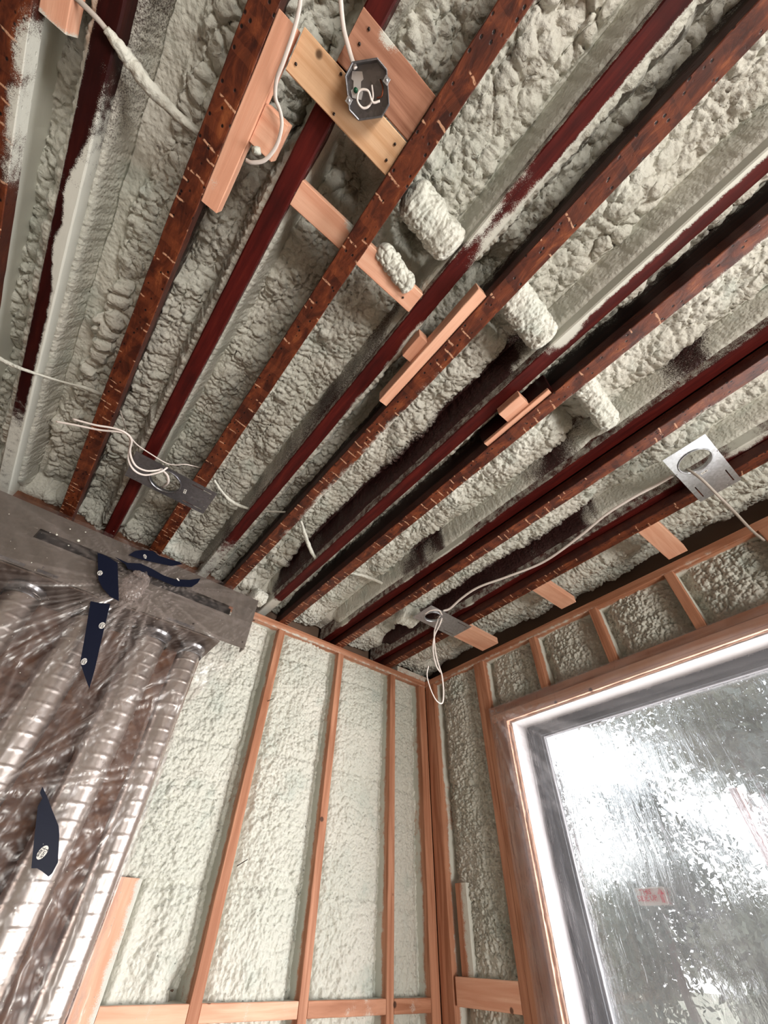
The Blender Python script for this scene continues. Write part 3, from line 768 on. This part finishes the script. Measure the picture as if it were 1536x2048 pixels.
for x in (-.25, .08, .33, .56):
    tube('screw', [(x, PLY-.003, E_+.945), (x, PLY+.0, E_+.945)], .004, NAIL, 1, 8, parent=pl)
dn = ['leftmost silver corrugated duct, cut off by the picture edge', 'silver corrugated duct, second from the left, left of the hanging navy tape', 'silver corrugated duct, third from the left, right of the hanging navy tape', 'rightmost silver corrugated duct, next to the foam wall']
for i, (dx, dr) in enumerate([(-.262, .058), (-.022, .062), (.222, .060), (.388, .047)]):
    t = empty('corrugated_duct', (dx, 1.865, .02), label=dn[i], cat='duct', group='corrugated ducts under the plenum')
    zs = np.arange(.02, E_+.880, .0042); n = len(zs); seg = 36
    ph = np.arange(n) % 2
    big = np.clip(1-np.abs(((zs*1.0+i*.013) % .046)-.023)/.0035, 0, 1)
    rr = dr+.0016*ph+.0022*big+.0016*(vnoise(zs*6, zs*0+i, 3)-.5)
    sway = .012*(vnoise(zs*1.3, zs*0+i, 9)-.5)
    an = np.linspace(0, 2*math.pi, seg, endpoint=False)
    tilt = .010*np.cos(an)          # ribs run as a shallow helix
    V = np.stack([dx+sway[None, :]+rr[None, :]*np.cos(an)[:, None], 1.865+rr[None, :]*np.sin(an)[:, None], zs[None, :]+tilt[:, None]*.25], -1)
    mesh_obj('duct_pipe', V.reshape(-1, 3), grid_faces(seg, n, True), ALU, True, parent=t)
    rs = [(.000, dr+.004), (.012, dr+.007), (.016, dr+.003), (.032, dr+.003), (.036, dr+.008), (.044, dr+.008), (.048, dr-.003)]
    V = [(dx+r*math.cos(a), 1.865+r*math.sin(a), E_+.862+z) for a in an for z, r in rs]
    mesh_obj('collar', V, grid_faces(seg, len(rs), True), GALV_DARK, True, parent=t)

# polythene over plenum and ducts
def duct_film(Ug, Vg):
    """U: 0..1 across, V: height rel. eye"""
    Zg = Vg
    xr = np.interp(Zg, [-1.4, -.3, .0, .15, .40, .60, .78, .90, 1.0, 1.19], [.50, .50, .49, .47, .455, .42, .50, .585, .592, .592])
    xr = xr+.006*np.sin(Zg*37)+.012*(fbm(Zg*9, Zg*0, 3)-.5)*(Zg < .85)
    xl = -.75
    X = xl+(xr-xl)*Ug
    base = np.interp(Zg, [-1.4, .2, .6, .86, .92, 1.16, 1.19], [1.775, 1.785, 1.775, 1.735, 1.730, 1.730, 1.738])
    base = base+(sstep(.40, .49, X)*(Zg < .85))*.15*sstep(.85, .5, Zg)
    gs = [(.115, 1.03, 12, 3, .42, 1.5), (.04, 1.00, 15, 4, .40, 1.4), (-.045, .26, 9, 6, .55, 1.2), (.10, .55, 6, 9, .7, .7), (-.25, -.15, 8, 12, .6, .7), (.52, .92, 11, 14, .25, .8), (.40, .35, 9, 16, .35, .9)]
    fo = 0; dp = 0
    for ga, gb, fr, k, L, w in gs:
        g, r = gather(X, Zg, ga, gb, fr, k, L); fo = fo+w*g**1.5*.75; dp = dp+w*g*.005
    # loose vertical pleats below the box
    pl_ = ridge(X*13+Zg*1.2+.5*fbm(X*3, Zg*2, 7), 21)*sstep(.88, .6, Zg); fo = fo+pl_**3*.42; dp = dp+pl_*.005
    crk = ridge(X*20+Zg*14, 31)*ridge(Zg*22-X*9, 37)*sstep(.75, .3, Zg)*sstep(.0, .35, X+.1); fo = fo+crk*.5; dp = dp+crk*.005
    Y = base-dp-.010*(fbm(X*7, Zg*4, 9)-.5)*2*sstep(.92, .7, Zg)
    Y = np.minimum(Y, 1.80+.16*sstep(.43, .49, X))
    return np.stack([X, Y, Zg+E_], -1), np.clip(fo, 0, 1)
sheet = film_sheet('duct_plastic', duct_film, np.linspace(0, 1, 230), np.arange(-1.45, 1.192, .0075), FILM, 1,
                   label='crumpled clear plastic sheet hanging over the plenum box and ducts', cat='plastic sheet')
def crumple(name, c, ax, mat, k, amp=.35, parent=None):
    n, m = 60, 44
    A, B = np.meshgrid(np.linspace(0, 2*math.pi, n, endpoint=False), np.linspace(.06, math.pi-.06, m), indexing='ij')
    r = 1+amp*(pillow(A*2.2/1.0, B*2.2, k, .8)-.5)+amp*.6*(ridge(A*2.6+B, k+3)-.3)
    V = np.stack([c[0]+ax[0]*r*np.cos(A)*np.sin(B), c[1]+ax[1]*r*np.sin(A)*np.sin(B), c[2]+ax[2]*r*np.cos(B)], -1)
    return mesh_obj(name, V.reshape(-1, 3), grid_faces(n, m, True), mat, True, {'fold': (.12+.5*ridge(A*3+B*2, k)).ravel()}, parent=parent)
kp = PY(268, 1172, 1.70)
crumple('bunched_fold', kp, (.040, .022, .062), FILM, 5, parent=sheet)
crumple('bunched_fold', PY(282, 1149, 1.685), (.026, .012, .010), FILM, 9, parent=sheet)
# specks of foam spatter stuck on the sheet
V = []; F = []
rng = random.Random(4)
spots = [(157, 1081, .0065), (113, 1069, .0045), (137, 1091, .003), (140, 1058, .003), (171, 1064, .003), (100, 1065, .002), (18, 1028, .002), (63, 1125, .0025), (70, 1140, .0018)]
spots += [(rng.uniform(0, 480), rng.uniform(1040, 1290), rng.uniform(.0006, .0016)) for _ in range(90)]
spots += [(rng.uniform(0, 330), rng.uniform(1300, 2040), rng.uniform(.0006, .0014)) for _ in range(50)]
for px, py, r in spots:
    c = PY(px, py, 1.708); b = len(V)
    for k in range(6): V.append((c.x+r*math.cos(k*1.047)*rng.uniform(.8, 1.3), c.y, c.z+r*math.sin(k*1.047)*rng.uniform(.8, 1.3)))
    V.append((c.x, c.y-r*.8, c.z)); V.append((c.x, c.y+r*.8, c.z))
    for k in range(6): F.append((b+k, b+(k+1) % 6, b+6)); F.append((b+(k+1) % 6, b+k, b+7))
mesh_obj('foam_spatter', V, F, simple('foam_drops', (.75, .74, .66), .5), True, parent=sheet, kind='stuff')

# navy tape strips, with their printed ovals
def tape(label, px, y, ovals, bow=.0):
    pts = [PY(a, b, y) for a, b in px]
    cx_ = sum(p.x for p in pts)/len(pts); cz_ = sum(p.z for p in pts)/len(pts)
    t = empty('tape_strip', (cx_, y, min(p.z for p in pts)), label=label, cat='tape', group='navy tape strips on the plastic')
    MF = frame((0, y, 0), (1, 0, 0), (0, 0, 1))
    shape2d('tape_backing', [[(p.x, p.z) for p in pts]], .0012, TAPE, MF, parent=t)
    for ox, oy, ra, rb, rot, tx in ovals:
        c = PY(ox, oy, y-.0012)
        MO = frame(c, (1, 0, 0), (0, 0, 1)) @ Matrix.Rotation(rot, 4, 'Z')
        ov = shape2d('printed_oval', [circle(0, 0, ra, 28, rb)], .0005, TAPE_WHITE, MO, parent=t)
        if tx: text('lettering', 'Tuck\nTape', ra*.72, INK, Matrix.Translation((0, -.0008, 0)) @ MO, parent=ov)
    return t
f = lambda L: [(x/2.743, 1000+y/2.743) for x, y in L]
tape('navy tape strip standing upright at the gathered knot of the plastic', f([(535, 290), (590, 310), (645, 345), (652, 555), (605, 530), (560, 480), (540, 440)]), 1.694,
     [(200, 1146, .0105, .0085, -1.4, True)])
tape('long navy tape strip dangling below the plenum box to a point', f([(497, 555), (550, 566), (605, 570), (575, 690), (545, 820), (520, 930), (490, 1035), (462, 960), (440, 890), (470, 720)]), 1.698,
     [(204, 1251, .0125, .0095, -1.5, True), (168, 1323, .0115, .0085, -1.5, True)])
tape('upper curled navy tape strip right of the knot', f([(705, 302), (740, 280), (780, 274), (840, 280), (870, 305), (930, 325), (985, 340), (1000, 352), (940, 362), (880, 350), (810, 335), (760, 322)]), 1.700,
     [(290, 1113, .0105, .0065, -.9, True)])
tape('lower curled navy tape strip right of the knot', f([(630, 312), (700, 345), (770, 348), (830, 375), (900, 415), (960, 435), (1040, 438), (1100, 430), (1085, 455), (1050, 478), (960, 474), (880, 440), (810, 410), (750, 392), (700, 378), (690, 355)]), 1.697,
     [(356, 1159, .0085, .0030, -.5, False)])
g = lambda L: [(x/7.68, 1540+y/7.68) for x, y in L]
tape('pointed navy tape strip low on the left, apart from the others', g([(650, 255), (720, 400), (800, 610), (900, 860), (912, 1000), (890, 1420), (800, 1590), (745, 1640), (650, 1560), (570, 1510), (480, 1510), (530, 1000), (580, 560), (650, 430), (612, 350)]), 1.735,
     [(85, 1705, .0155, .0105, -2.15+.35, True)])

# ------------------------------------------------------------------ boards between the joists
timber('blocking_board', 0, (-.250, .000, E_+1.281), (.028, .078, E_+1.319), TAN, None, seed=101, label='pale board under the lower left half of the octagonal box', cat='board')
timber('blocking_board', 0, (-.172, -.097, E_+1.281), (.028, -.003, E_+1.319), BROWN, lambda P, s, pr: .75*blobs(P[:, 0], [(-.10, .035, 1)])*sstep(-.070, -.090, P[:, 1]), seed=102, nseg=8, label='brown stained board with a ragged end above the octagonal box', cat='board')
timber('blocking_board', 0, (-.128, .219, E_+1.318), (.286, .283, E_+1.356), PALE[0], lambda P, s, pr: .8*sstep(-.02, .03, P[:, 0])*(1-sstep(.06, .10, P[:, 0]))*sstep(.248, .222, P[:, 1]), seed=103, nseg=8, label='orange grained board crossing above the joist right of the octagonal box', cat='board')
timber('nailer_strip', 1, (-.2995, .012, E_+1.267), (-.258, .407, E_+1.312), PALE[1], lambda P, s, pr: .5*blobs(P[:, 1], [(.355, .02, 1)])*sstep(-.27, -.28, P[:, 0]), seed=104, label='long pink wood strip nailed along the joist left of the octagonal box', cat='board')
timber('nailer_block', 0, (-.257, .150, E_+1.276), (-.200, .232, E_+1.330), PALE[0], None, seed=105, label='small pink block behind the long pink strip, white cable looped round it', cat='block')
timber('nailer_strip', 1, (.384, .100, E_+1.268), (.417, .546, E_+1.330), PALE[1], None, seed=106, label='pale wood strip on the left side of the joist in mid ceiling', cat='board')
timber('nailer_block', 1, (.350, .305, E_+1.290), (.3835, .386, E_+1.350), PALE[1], None, seed=107, label='short pink block against the pale strip in mid ceiling', cat='block')
timber('nailer_strip', 1, (.786, .158, E_+1.270), (.8055, .433, E_+1.284), PALE[1], None, seed=108, label='thin split pink strip on the joist beside the broad black gap', cat='board')
timber('strip_shaded_side', 1, (.788, .150, E_+1.2845), (.8055, .440, E_+1.375), RED_DARK, None, seed=118, label='side of the thin split pink strip, coloured dark red for its shade', cat='board')  # the strip's plywood side in shade, its darkness put into the colour
timber('nailer_block', 1, (.735, .232, E_+1.275), (.7855, .322, E_+1.313), PALE[1], None, seed=109, label='small pink end block sitting against the thin split strip', cat='block')
timber('nailer_block', 1, (-.683, -.2, E_+1.283), (-.632, .325, E_+1.33), PALE[1], lambda P, s, pr: .7*sstep(.305, .323, P[:, 1]), seed=110, label='pink board end at the top left corner, foam along its cut end', cat='block')
for i, (a, b, y0, y1_, nm) in enumerate([(1.6385, 1.915, .222, .308, 'short pink block next to the large bright mounting plate, reaching the window wall'), (1.6385, 1.890, .775, .864, 'middle one of the pink blocks between the last joist and the window wall'), (1.6385, 1.915, 1.315, 1.440, 'pink block by the corner, under the small grey mounting plate with hanging wires'), ]):
    timber('blocking_board', 0, (a, y0, E_+1.2665), (b, y1_, E_+1.304), PALE[0], None, seed=120+i, label=nm, cat='block', group='blocks between last joist and window wall')

def foam_lump(name, p0, p1, w, h, k, label):
    p0 = np.array(p0); p1 = np.array(p1); L = np.linalg.norm(p1-p0); d = (p1-p0)/L
    side = np.cross(d, [0, 0, 1]); side /= np.linalg.norm(side)
    n, m = 90, 70
    Tt, A = np.meshgrid(np.linspace(0, 1, n), np.linspace(0, 2*math.pi, m, endpoint=False), indexing='ij')
    e = np.clip(np.minimum(Tt/.16, (1-Tt)/.14), 0, 1); cap = np.sqrt(1-(1-e)**2)
    ca, sa = np.cos(A), np.sin(A); q = .7
    sx_ = np.sign(ca)*np.abs(ca)**q; sz_ = np.sign(sa)*np.abs(sa)**q
    r = cap*(1+.20*(fbm(Tt*5, A*.9, k)-.5)*2)
    b = pillow(Tt*L/.020, A*w/.018, k, .5)*.008*cap
    C = p0[None, None]+d[None, None]*(Tt*L)[..., None]
    V = C+side[None, None]*((w*r*sx_)+b*ca)[..., None]
    V[..., 2] += (h*r*sz_)+b*sa
    V = V.reshape(n, m, 3)
    # last column must wrap: build with angle first
    V2 = np.transpose(V, (1, 0, 2)).reshape(-1, 3)
    return mesh_obj(name, V2, grid_faces(m, n, True), FOAM, True, label=label, cat='foam block')
foam_lump('foam_covered_block', (.09, .066, E_+1.358), (.284, .086, E_+1.345), .043, .036, 1, 'stubby block buried in lumpy foam between the two joists right of the orange grained board')
foam_lump('foam_covered_block', (.110, .206, E_+1.330), (.250, .232, E_+1.322), .020, .020, 2, 'white ruffled lump of foam on the orange grained board')
foam_lump('foam_covered_block', (.450, .050, E_+1.365), (.690, .071, E_+1.345), .044, .036, 3, 'tapered block buried in foam, in mid ceiling right of the pale strip')
foam_lump('foam_covered_block', (.850, .072, E_+1.375), (1.130, .104, E_+1.345), .034, .034, 4, 'stubby block buried in foam, left of the large bright mounting plate')
foam_lump('foam_covered_block', (1.33, 1.55, E_+1.35), (1.46, 1.53, E_+1.34), .055, .045, 5, 'round smooth mound of foam near the corner, below left of the hanging wires')
foam_lump('foam_covered_block', (.58, 1.90, E_+1.31), (.67, 1.92, E_+1.31), .035, .030, 6, 'white foam clump where the back wall plate meets the plenum box')

# nails and pits in the boards
def nail_head(p, r, parent=None, axis=2):
    q = Vector(p); d = Vector((0, 0, .002)) if axis == 2 else (Vector((0, .002, 0)) if axis == 1 else Vector((.002, 0, 0)))
    return tube('nail', [q-d, q+d], r, NAIL, 1, 8, parent=parent)
for obj_px, z in (([(682, 148), (592, 128), (668, 228), (790, 288), (773, 320), (738, 58), (719, 88)], 1.2805), ([(819, 574), (806, 595)], 1.3175)):
    for px, py in obj_px:
        o = nail_head(PZ(px, py, z), .0030)
        tgt = [b for b in bpy.data.objects if b.name.startswith('blocking_board')]
        best = min(tgt, key=lambda b: (Vector(b.location)-Vector(o.location)).length)
        finish(o, parent=best)

# ------------------------------------------------------------------ octagonal box
bc = PZ(736, 182, 1.262)
ob = empty('junction_box', (bc.x, bc.y, E_+1.243), label='octagonal metal ceiling box holding a looped white wire', cat='electrical box')
R8 = .050
def octo(r, z, rot=.39): return [(bc.x+r*math.cos(rot+k*math.pi/4+(.14 if k % 2 else -.14)), bc.y+r*math.sin(rot+k*math.pi/4+(.14 if k % 2 else -.14)), z) for k in range(8)]
rings = [octo(R8+.0015, E_+1.2790), octo(R8+.0015, E_+1.2420), octo(R8, E_+1.2415), octo(R8-.0020, E_+1.2425), octo(R8-.003, E_+1.2745)]
V = [p for r in rings for p in r]; F = []
for i in range(len(rings)-1):
    for k in range(8): F.append((i*8+k, (i+1)*8+k, (i+1)*8+(k+1) % 8, i*8+(k+1) % 8))
F.append([32+k for k in range(8)][::-1]); F.append([k for k in range(8)])
mesh_obj('box_shell', V, [list(f) for f in F], GALV_DARK, False, parent=ob)
IF = frame((bc.x-.016, bc.y+.002, E_+1.2725), Vector((.55, .8, 0)), Vector((.8, -.55, 0)))
shape2d('cable_clamp', [[(-.020, -.011), (-.008, -.013), (-.006, -.008), (.006, -.008), (.009, -.013), (.020, -.010), (.022, .010), (.010, .013), (.004, .008), (-.006, .008), (-.010, .013), (-.021, .010)]], .0022, simple('bright_clamp', (.85, .85, .87), .3, .7), IF @ Matrix.Translation((0, -.010, 0)), parent=ob)
lc = Vector((bc.x+.003, bc.y+.014, E_+1.246))
tube('wire_loop', [Vector((bc.x+.030, bc.y-.004, E_+1.249)), lc+Vector((.016, -.007, 0)), lc+Vector((-.002, -.014, 0)), lc+Vector((-.016, -.003, 0)), lc+Vector((-.011, .012, 0)), lc+Vector((.004, .014, .002)), lc+Vector((.013, .004, .004)), lc+Vector((.012, -.012, .010)), lc+Vector((-.002, -.026, .018))], .0023, CABLE, 8, 8, parent=ob)
tube('bare_wire', [Vector((bc.x+.010, bc.y-.030, E_+1.262)), Vector((bc.x+.022, bc.y-.024, E_+1.252)), Vector((bc.x+.028, bc.y-.012, E_+1.250)), Vector((bc.x+.022, bc.y-.004, E_+1.256))], .0016, COPPER, 8, 8, parent=ob)
for k, a in enumerate((2.1, 5.25)):
    c = Vector((bc.x+.043*math.cos(a), bc.y+.043*math.sin(a), E_+1.2415))
    sc_ = box_part('screw_tab', c-Vector((.006, .006, .0008)), c+Vector((.006, .006, .0008)), GALV, parent=ob)
    tube('screw', [c-Vector((0, 0, .003)), c], .003, GALV, 1, 8, parent=sc_)
tube('ground_screw', [Vector((bc.x-.022, bc.y+.016, E_+1.268)), Vector((bc.x-.022, bc.y+.016, E_+1.272))], .005, GREEN, 1, 8, parent=ob)

# ------------------------------------------------------------------ downlight mounting plates
def plate(label, x0, x1, yc, z, mat, holex, hr, wid=.150, rot=0, warp=0):
    t = empty('mounting_plate', ((x0+x1)/2, yc, E_+z), label=label, cat='mounting plate', group='downlight mounting plates')
    MP = frame((x0, yc, E_+z), (1, 0, 0), (0, -1, 0))
    L = x1-x0; w = wid/2; hx = holex-x0
    loops = [rect(0, -w, L, w), circle(hx, 0, hr, 48)]
    for s in (-1, 1):
        loops.append(rect(L*.70, s*(w-.020)-.0022, L*.95, s*(w-.020)+.0022))
        loops.append(circle(L*.96, s*(w-.045), .003, 10))
        loops.append(rect(L*.33, s*(w-.003)-.0015, L*.35, s*(w-.003)+.0015))
    shape2d('plate', loops, .0012, mat, MP, parent=t)
    n = 40; V = []
    for k in range(n):
        a = 2*math.pi*k/n
        for r, dz in ((hr+.0005, -.001), (hr+.003, -.003), (hr-.001, -.0035), (hr-.0015, .012), (hr+.0005, .012)):
            V.append((holex+r*math.cos(a), yc+r*math.sin(a), E_+z+dz))
    mesh_obj('hole_rim', V, grid_faces(n, 5, True), mat, True, parent=t)
    ML = frame((holex+hr+.022, yc, E_+z-.0011), (.15, 1, 0), (1, -.15, 0))
    lb = shape2d('label', [rect(-.012, -.005, .012, .005)], .0004, PAPER, ML, parent=t)
    shape2d('label_print', [rect(-.009, -.002, -.003, .002), rect(0, -.001, .008, .001)], .0004, INK, Matrix.Translation((0, 0, -.0005)) @ ML, parent=lb)
    return t
ZP = ZT-.0015
plate('large bright mounting plate at the right, grey wire hanging through its hole', 1.339, 1.652, -.018, ZP, GALV, 1.432, .055)
plate('small grey mounting plate near the corner with two hanging white wires', 1.342, 1.658, 1.366, ZP, GALV, 1.425, .046)
plate('dark mounting plate at the left, crossing a rust-brown joist under the curled wires', -.190, .134, 1.370, ZP, GALV_DARK, -.055, .060)

# ------------------------------------------------------------------ cables
def cable(label, pts, r, mat=CABLE, flat=.6, **kw):
    return tube('cable', pts, r, mat, 8, 10, flat, label=label, cat='cable', **kw)
def thick(label, pts, r0, prof):
    return tube('foamed_cable', pts, r0, FOAM, 10, 14, .8, prof, .35, label=label, cat='cable')
cable('grey brown cable at the top left, leading into the foam-coated cable', [PZ(130, -25, 1.29), PZ(165, 8, 1.29), PZ(195, 38, 1.295), PZ(215, 62, 1.305)], .0055, CABLE_GREY)
thick('cable thickly coated in foam, slanting across the upper left bay', [PZ(212, 58, 1.303), PZ(240, 95, 1.31), PZ(262, 125, 1.325), PZ(300, 175, 1.325), PZ(345, 222, 1.345), PZ(390, 262, 1.355), PZ(412, 275, 1.375)], .011, lambda t: .55+.75*math.sin(math.pi*min(1, t*1.15+.05)))
thick('thin foam-dusted cable sagging across the left bays towards the joist', [PZ(-15, 708, 1.300), PZ(20, 728, 1.302), PZ(65, 745, 1.308), PZ(130, 765, 1.355), PZ(170, 776, 1.385), PZ(206, 790, 1.395)], .0062, lambda t: .8+.25*math.sin(t*9))
cable('white cable dropping from the top edge, looping round the small pink block', [PZ(602, -20, 1.25), PZ(598, 20, 1.25), PZ(585, 70, 1.25), PZ(566, 125, 1.25), PZ(553, 160, 1.255), PZ(551, 195, 1.26), PZ(561, 225, 1.26), PZ(563, 255, 1.26), PZ(552, 293, 1.262), PZ(530, 320, 1.262), PZ(505, 325, 1.265), PZ(492, 320, 1.27)], .0042)
cable('white cable entering the top of the octagonal box', [PZ(680, -20, 1.29), PZ(683, 20, 1.285), PZ(688, 60, 1.275), PZ(697, 95, 1.262), PZ(706, 125, 1.255), PZ(711, 137, 1.25)], .0046)
tube('foam_drop', [PZ(512, 296, 1.262), PZ(514, 308, 1.258)], .010, FOAM, 1, 12, label='white glob of foam at the corner of the small pink block', cat='foam')
# wires at the dark plate
cable('white wire end reaching furthest left above the dark mounting plate', [PZ(112, 843, 1.15), PZ(150, 850, 1.155), PZ(200, 860, 1.165), PZ(240, 864, 1.17), PZ(258, 872, 1.18), PZ(260, 890, 1.19), PZ(257, 918, 1.195), PZ(268, 940, 1.2), PZ(290, 950, 1.21), PZ(320, 944, 1.235), PZ(335, 935, 1.26)], .0036)
cable('shorter white wire end beside the furthest one, curling into the dark plate hole', [PZ(145, 838, 1.15), PZ(190, 850, 1.155), PZ(225, 856, 1.165), PZ(250, 865, 1.17), PZ(263, 880, 1.18), PZ(260, 905, 1.19), PZ(270, 930, 1.195), PZ(290, 941, 1.2), PZ(310, 941, 1.22), PZ(325, 938, 1.26)], .0036)
cable('thin white wire running from the curled bundle to the joist right of the dark plate', [PZ(262, 876, 1.18), PZ(275, 890, 1.2), PZ(300, 907, 1.23), PZ(330, 925, 1.255), PZ(350, 930, 1.262), PZ(372, 929, 1.27), PZ(403, 936, 1.3)], .0030)
cable('dark thin wire rising from the curled bundle to the joist above', [PZ(240, 820, 1.315), PZ(248, 845, 1.28), PZ(252, 862, 1.2), PZ(256, 874, 1.18)], .0022, CABLE_GREY)
cable('white wire lying in the hole of the dark mounting plate', [PZ(320, 937, 1.262), PZ(334, 950, 1.262), PZ(336, 965, 1.264), PZ(325, 975, 1.29)], .0048)
# cable that runs through the joists right of the dark plate
thick('foam-dusted white cable sagging between the dark plate joist and the next', [PZ(428, 960, 1.315), PZ(445, 985, 1.335), PZ(468, 1006, 1.345), PZ(500, 1018, 1.345), PZ(530, 1022, 1.355), PZ(572, 1024, 1.335)], .0062, lambda t: .75+.5*math.exp(-((t-.4)/.15)**2))
thick('foam-dusted white cable slanting down between two joists in front of the corner', [PZ(602, 1042, 1.315), PZ(612, 1075, 1.335), PZ(624, 1105, 1.335), PZ(642, 1134, 1.325)], .0078, lambda t: .55+.6*math.sin(math.pi*t))
thick('foam-buried cable stub on the foam above the back wall studs', [PZ(700, 1146, 1.395), PZ(722, 1150, 1.405), PZ(745, 1158, 1.405), PZ(772, 1170, 1.395)], .0085, lambda t: .6+.5*math.sin(math.pi*t))
# long cable along the bay to the bright plate
cable('long white cable running along the bay between the two mounting plates', [PZ(1346, 951, 1.285), PZ(1310, 972, 1.31), PZ(1270, 993, 1.315), PZ(1212, 1029, 1.315), PZ(1155, 1076, 1.315), PZ(1087, 1124, 1.315), PZ(1016, 1153, 1.315), PZ(958, 1174, 1.315), PZ(925, 1195, 1.31), PZ(900, 1217, 1.29), PZ(886, 1222, 1.28)], .0065, CABLE, .8)
cable('grey wire hanging out of the large bright mounting plate with a white end', [PZ(1373, 938, 1.275), PZ(1385, 945, 1.25), PZ(1405, 960, 1.22), PZ(1435, 990, 1.19), PZ(1470, 1025, 1.17), PZ(1503, 1060, 1.15), PZ(1528, 1081, 1.14)], .0050, CABLE_GREY, .8)
yh = 1.37
cable('white wire hanging from the small grey plate, looping back up at its end', [PZ(880, 1232, 1.262), PY(876, 1240, yh), PY(869, 1262, yh-.01), PY(869, 1285, yh), PY(872, 1310, yh), PY(878, 1332, yh), PY(884, 1352, yh), PY(887, 1385, yh), PY(884, 1406, yh), PY(872, 1400, yh), PY(860, 1375, yh), PY(854, 1350, yh), PY(857, 1332, yh)], .0042)
cable('second white wire twisted with the looping one below the small grey plate', [PZ(884, 1236, 1.262), PY(879, 1250, yh-.006), PY(869, 1272, yh-.004), PY(866, 1300, yh+.006), PY(872, 1330, yh+.006), PY(881, 1345, yh+.004)], .0042)
cable('white wire curl inside the hole of the small grey mounting plate', [PZ(850, 1228, 1.262), PZ(862, 1221, 1.262), PZ(878, 1221, 1.262), PZ(884, 1230, 1.262)], .0040)

# protruding nails on studs
for (px, py), (qx, qy) in (((531, 1404), (547, 1397)), ((474, 1732), (495, 1719))):
    o = tube('nail', [PY(px, py, YB+.01), PY(qx, qy, YB-.03)], .0016, NAIL, 1, 6)
    st_ = [b for b in bpy.data.objects if b.name.startswith('wall_stud')][1]
    finish(o, parent=st_)

# ------------------------------------------------------------------ outside
def mat_leaf(name, a, b):
    m, nt = new_mat(name); g_ = N(nt)
    c = g_.mix(g_.noise(g_.pos(), 1.7, 2), a, b)
    d = g_.n('ShaderNodeBsdfDiffuse'); t = g_.n('ShaderNodeBsdfTranslucent'); g_.l(c, d.inputs[0]); g_.l(c, t.inputs[0])
    mx = g_.n('ShaderNodeMixShader'); mx.inputs[0].default_value = .4; g_.l(d.outputs[0], mx.inputs[1]); g_.l(t.outputs[0], mx.inputs[2])
    g_.out(mx.outputs[0]); return m
LEAF = mat_leaf('leaves', (.085, .10, .08), (.24, .255, .225)); LEAF2 = mat_leaf('olive_leaves', (.15, .16, .11), (.32, .32, .26))
BARK = simple('bark', (.16, .12, .11), .8)
def mat_ground():
    m, nt = new_mat('yard'); g_ = N(nt)
    c = g_.mix(g_.noise(g_.pos(), .9, 4), (.16, .18, .10), (.36, .29, .22)); g_.out(g_.bsdf(c, .9)); return m
box_part('ground', (-40, -40, -.60), (60, 60, -.40), mat_ground(), kind='structure')
def tree(label, x, y, h, rad, mat, n, k, low=.25, ls=.11, cat='tree', name='tree'):
    rs = np.random.RandomState(k); t = empty(name, (x, y, -.4), label=label, cat=cat)
    pts = [(x, y, -.4), (x+.1, y, h*.3-.4), (x-.05, y+.1, h*.6-.4), (x, y, h*.92-.4)]
    tube('trunk', pts, .10 if h > 2.5 else .03, BARK, 6, 8, 1, lambda s: 1-.75*s, parent=t)
    nc = 26; cz = rs.uniform(low, 1, nc)*h; an = rs.uniform(0, 6.28, nc); rr = rad*np.sqrt(rs.uniform(.05, 1, nc))*np.sin(np.clip((cz/h-low)/(1-low), .08, .95)*math.pi)**.6
    C = np.stack([x+rr*np.cos(an), y+rr*np.sin(an), cz-.4], -1)
    ci = rs.randint(0, nc, n); P = C[ci]+rs.normal(0, rad*.20, (n, 3))*[1, 1, .8]
    u = rs.normal(0, 1, (n, 3)); u /= np.linalg.norm(u, axis=1)[:, None]; w = rs.normal(0, 1, (n, 3)); w = np.cross(u, w); w /= np.linalg.norm(w, axis=1)[:, None]
    s = ls*rs.uniform(.5, 1.3, (n, 1))
    V = np.stack([P-u*s, P+w*s*.45, P+u*s, P-w*s*.45], 1).reshape(-1, 3)
    mesh_obj('foliage', V, np.arange(4*n).reshape(n, 4), mat, False, parent=t, kind='stuff')
    return t
tree('tall leafy tree filling the upper right of the window', 9.5, 2.1, 7.4, 2.4, LEAF2, 13000, 1, .60, .085)
tree('tree at the right edge of the window, dark leaves behind the post', 8.5, .1, 6.0, 1.9, LEAF, 13000, 2, .2, .08)
tree('grey green tree in the middle of the window', 11.5, 4.6, 5.6, 1.2, LEAF, 2800, 3, .35, .085)
tree('sparse tree seen left in the window', 13.0, 7.6, 5.4, 1.3, LEAF, 1700, 4, .35, .08)
for i, (x, y, h, r_) in enumerate([(8.0, 4.7, 2.7, 1.0), (7.5, 3.4, 2.8, 1.0), (7.2, 2.3, 2.5, .9), (7.0, 1.2, 2.9, 1.0), (6.5, .4, 2.9, .9), (9.0, 6.4, 3.0, 1.2)]):
    nm = ['shrub seen low at the left of the pane', 'shrub behind the sticker', 'shrub just right of the sticker', 'shrub low in the middle right of the pane', 'shrub at the right edge low in the pane', 'distant shrub behind the dark left sash'][i]
    tree(nm, x, y, h, r_, LEAF if i % 2 else LEAF2, 9000, 20+i, .05, .050, 'shrub', 'shrub')
pp = PX(1500, 1640, 3.3)
box_part('porch_post', (3.27, pp.y-.020, -.4), (3.32, pp.y+.020, PX(1468, 1578, 3.3).z), simple('pinkish_post', (.50, .34, .34), .6), label='pinkish white post standing outside, seen through the right of the pane', cat='post')
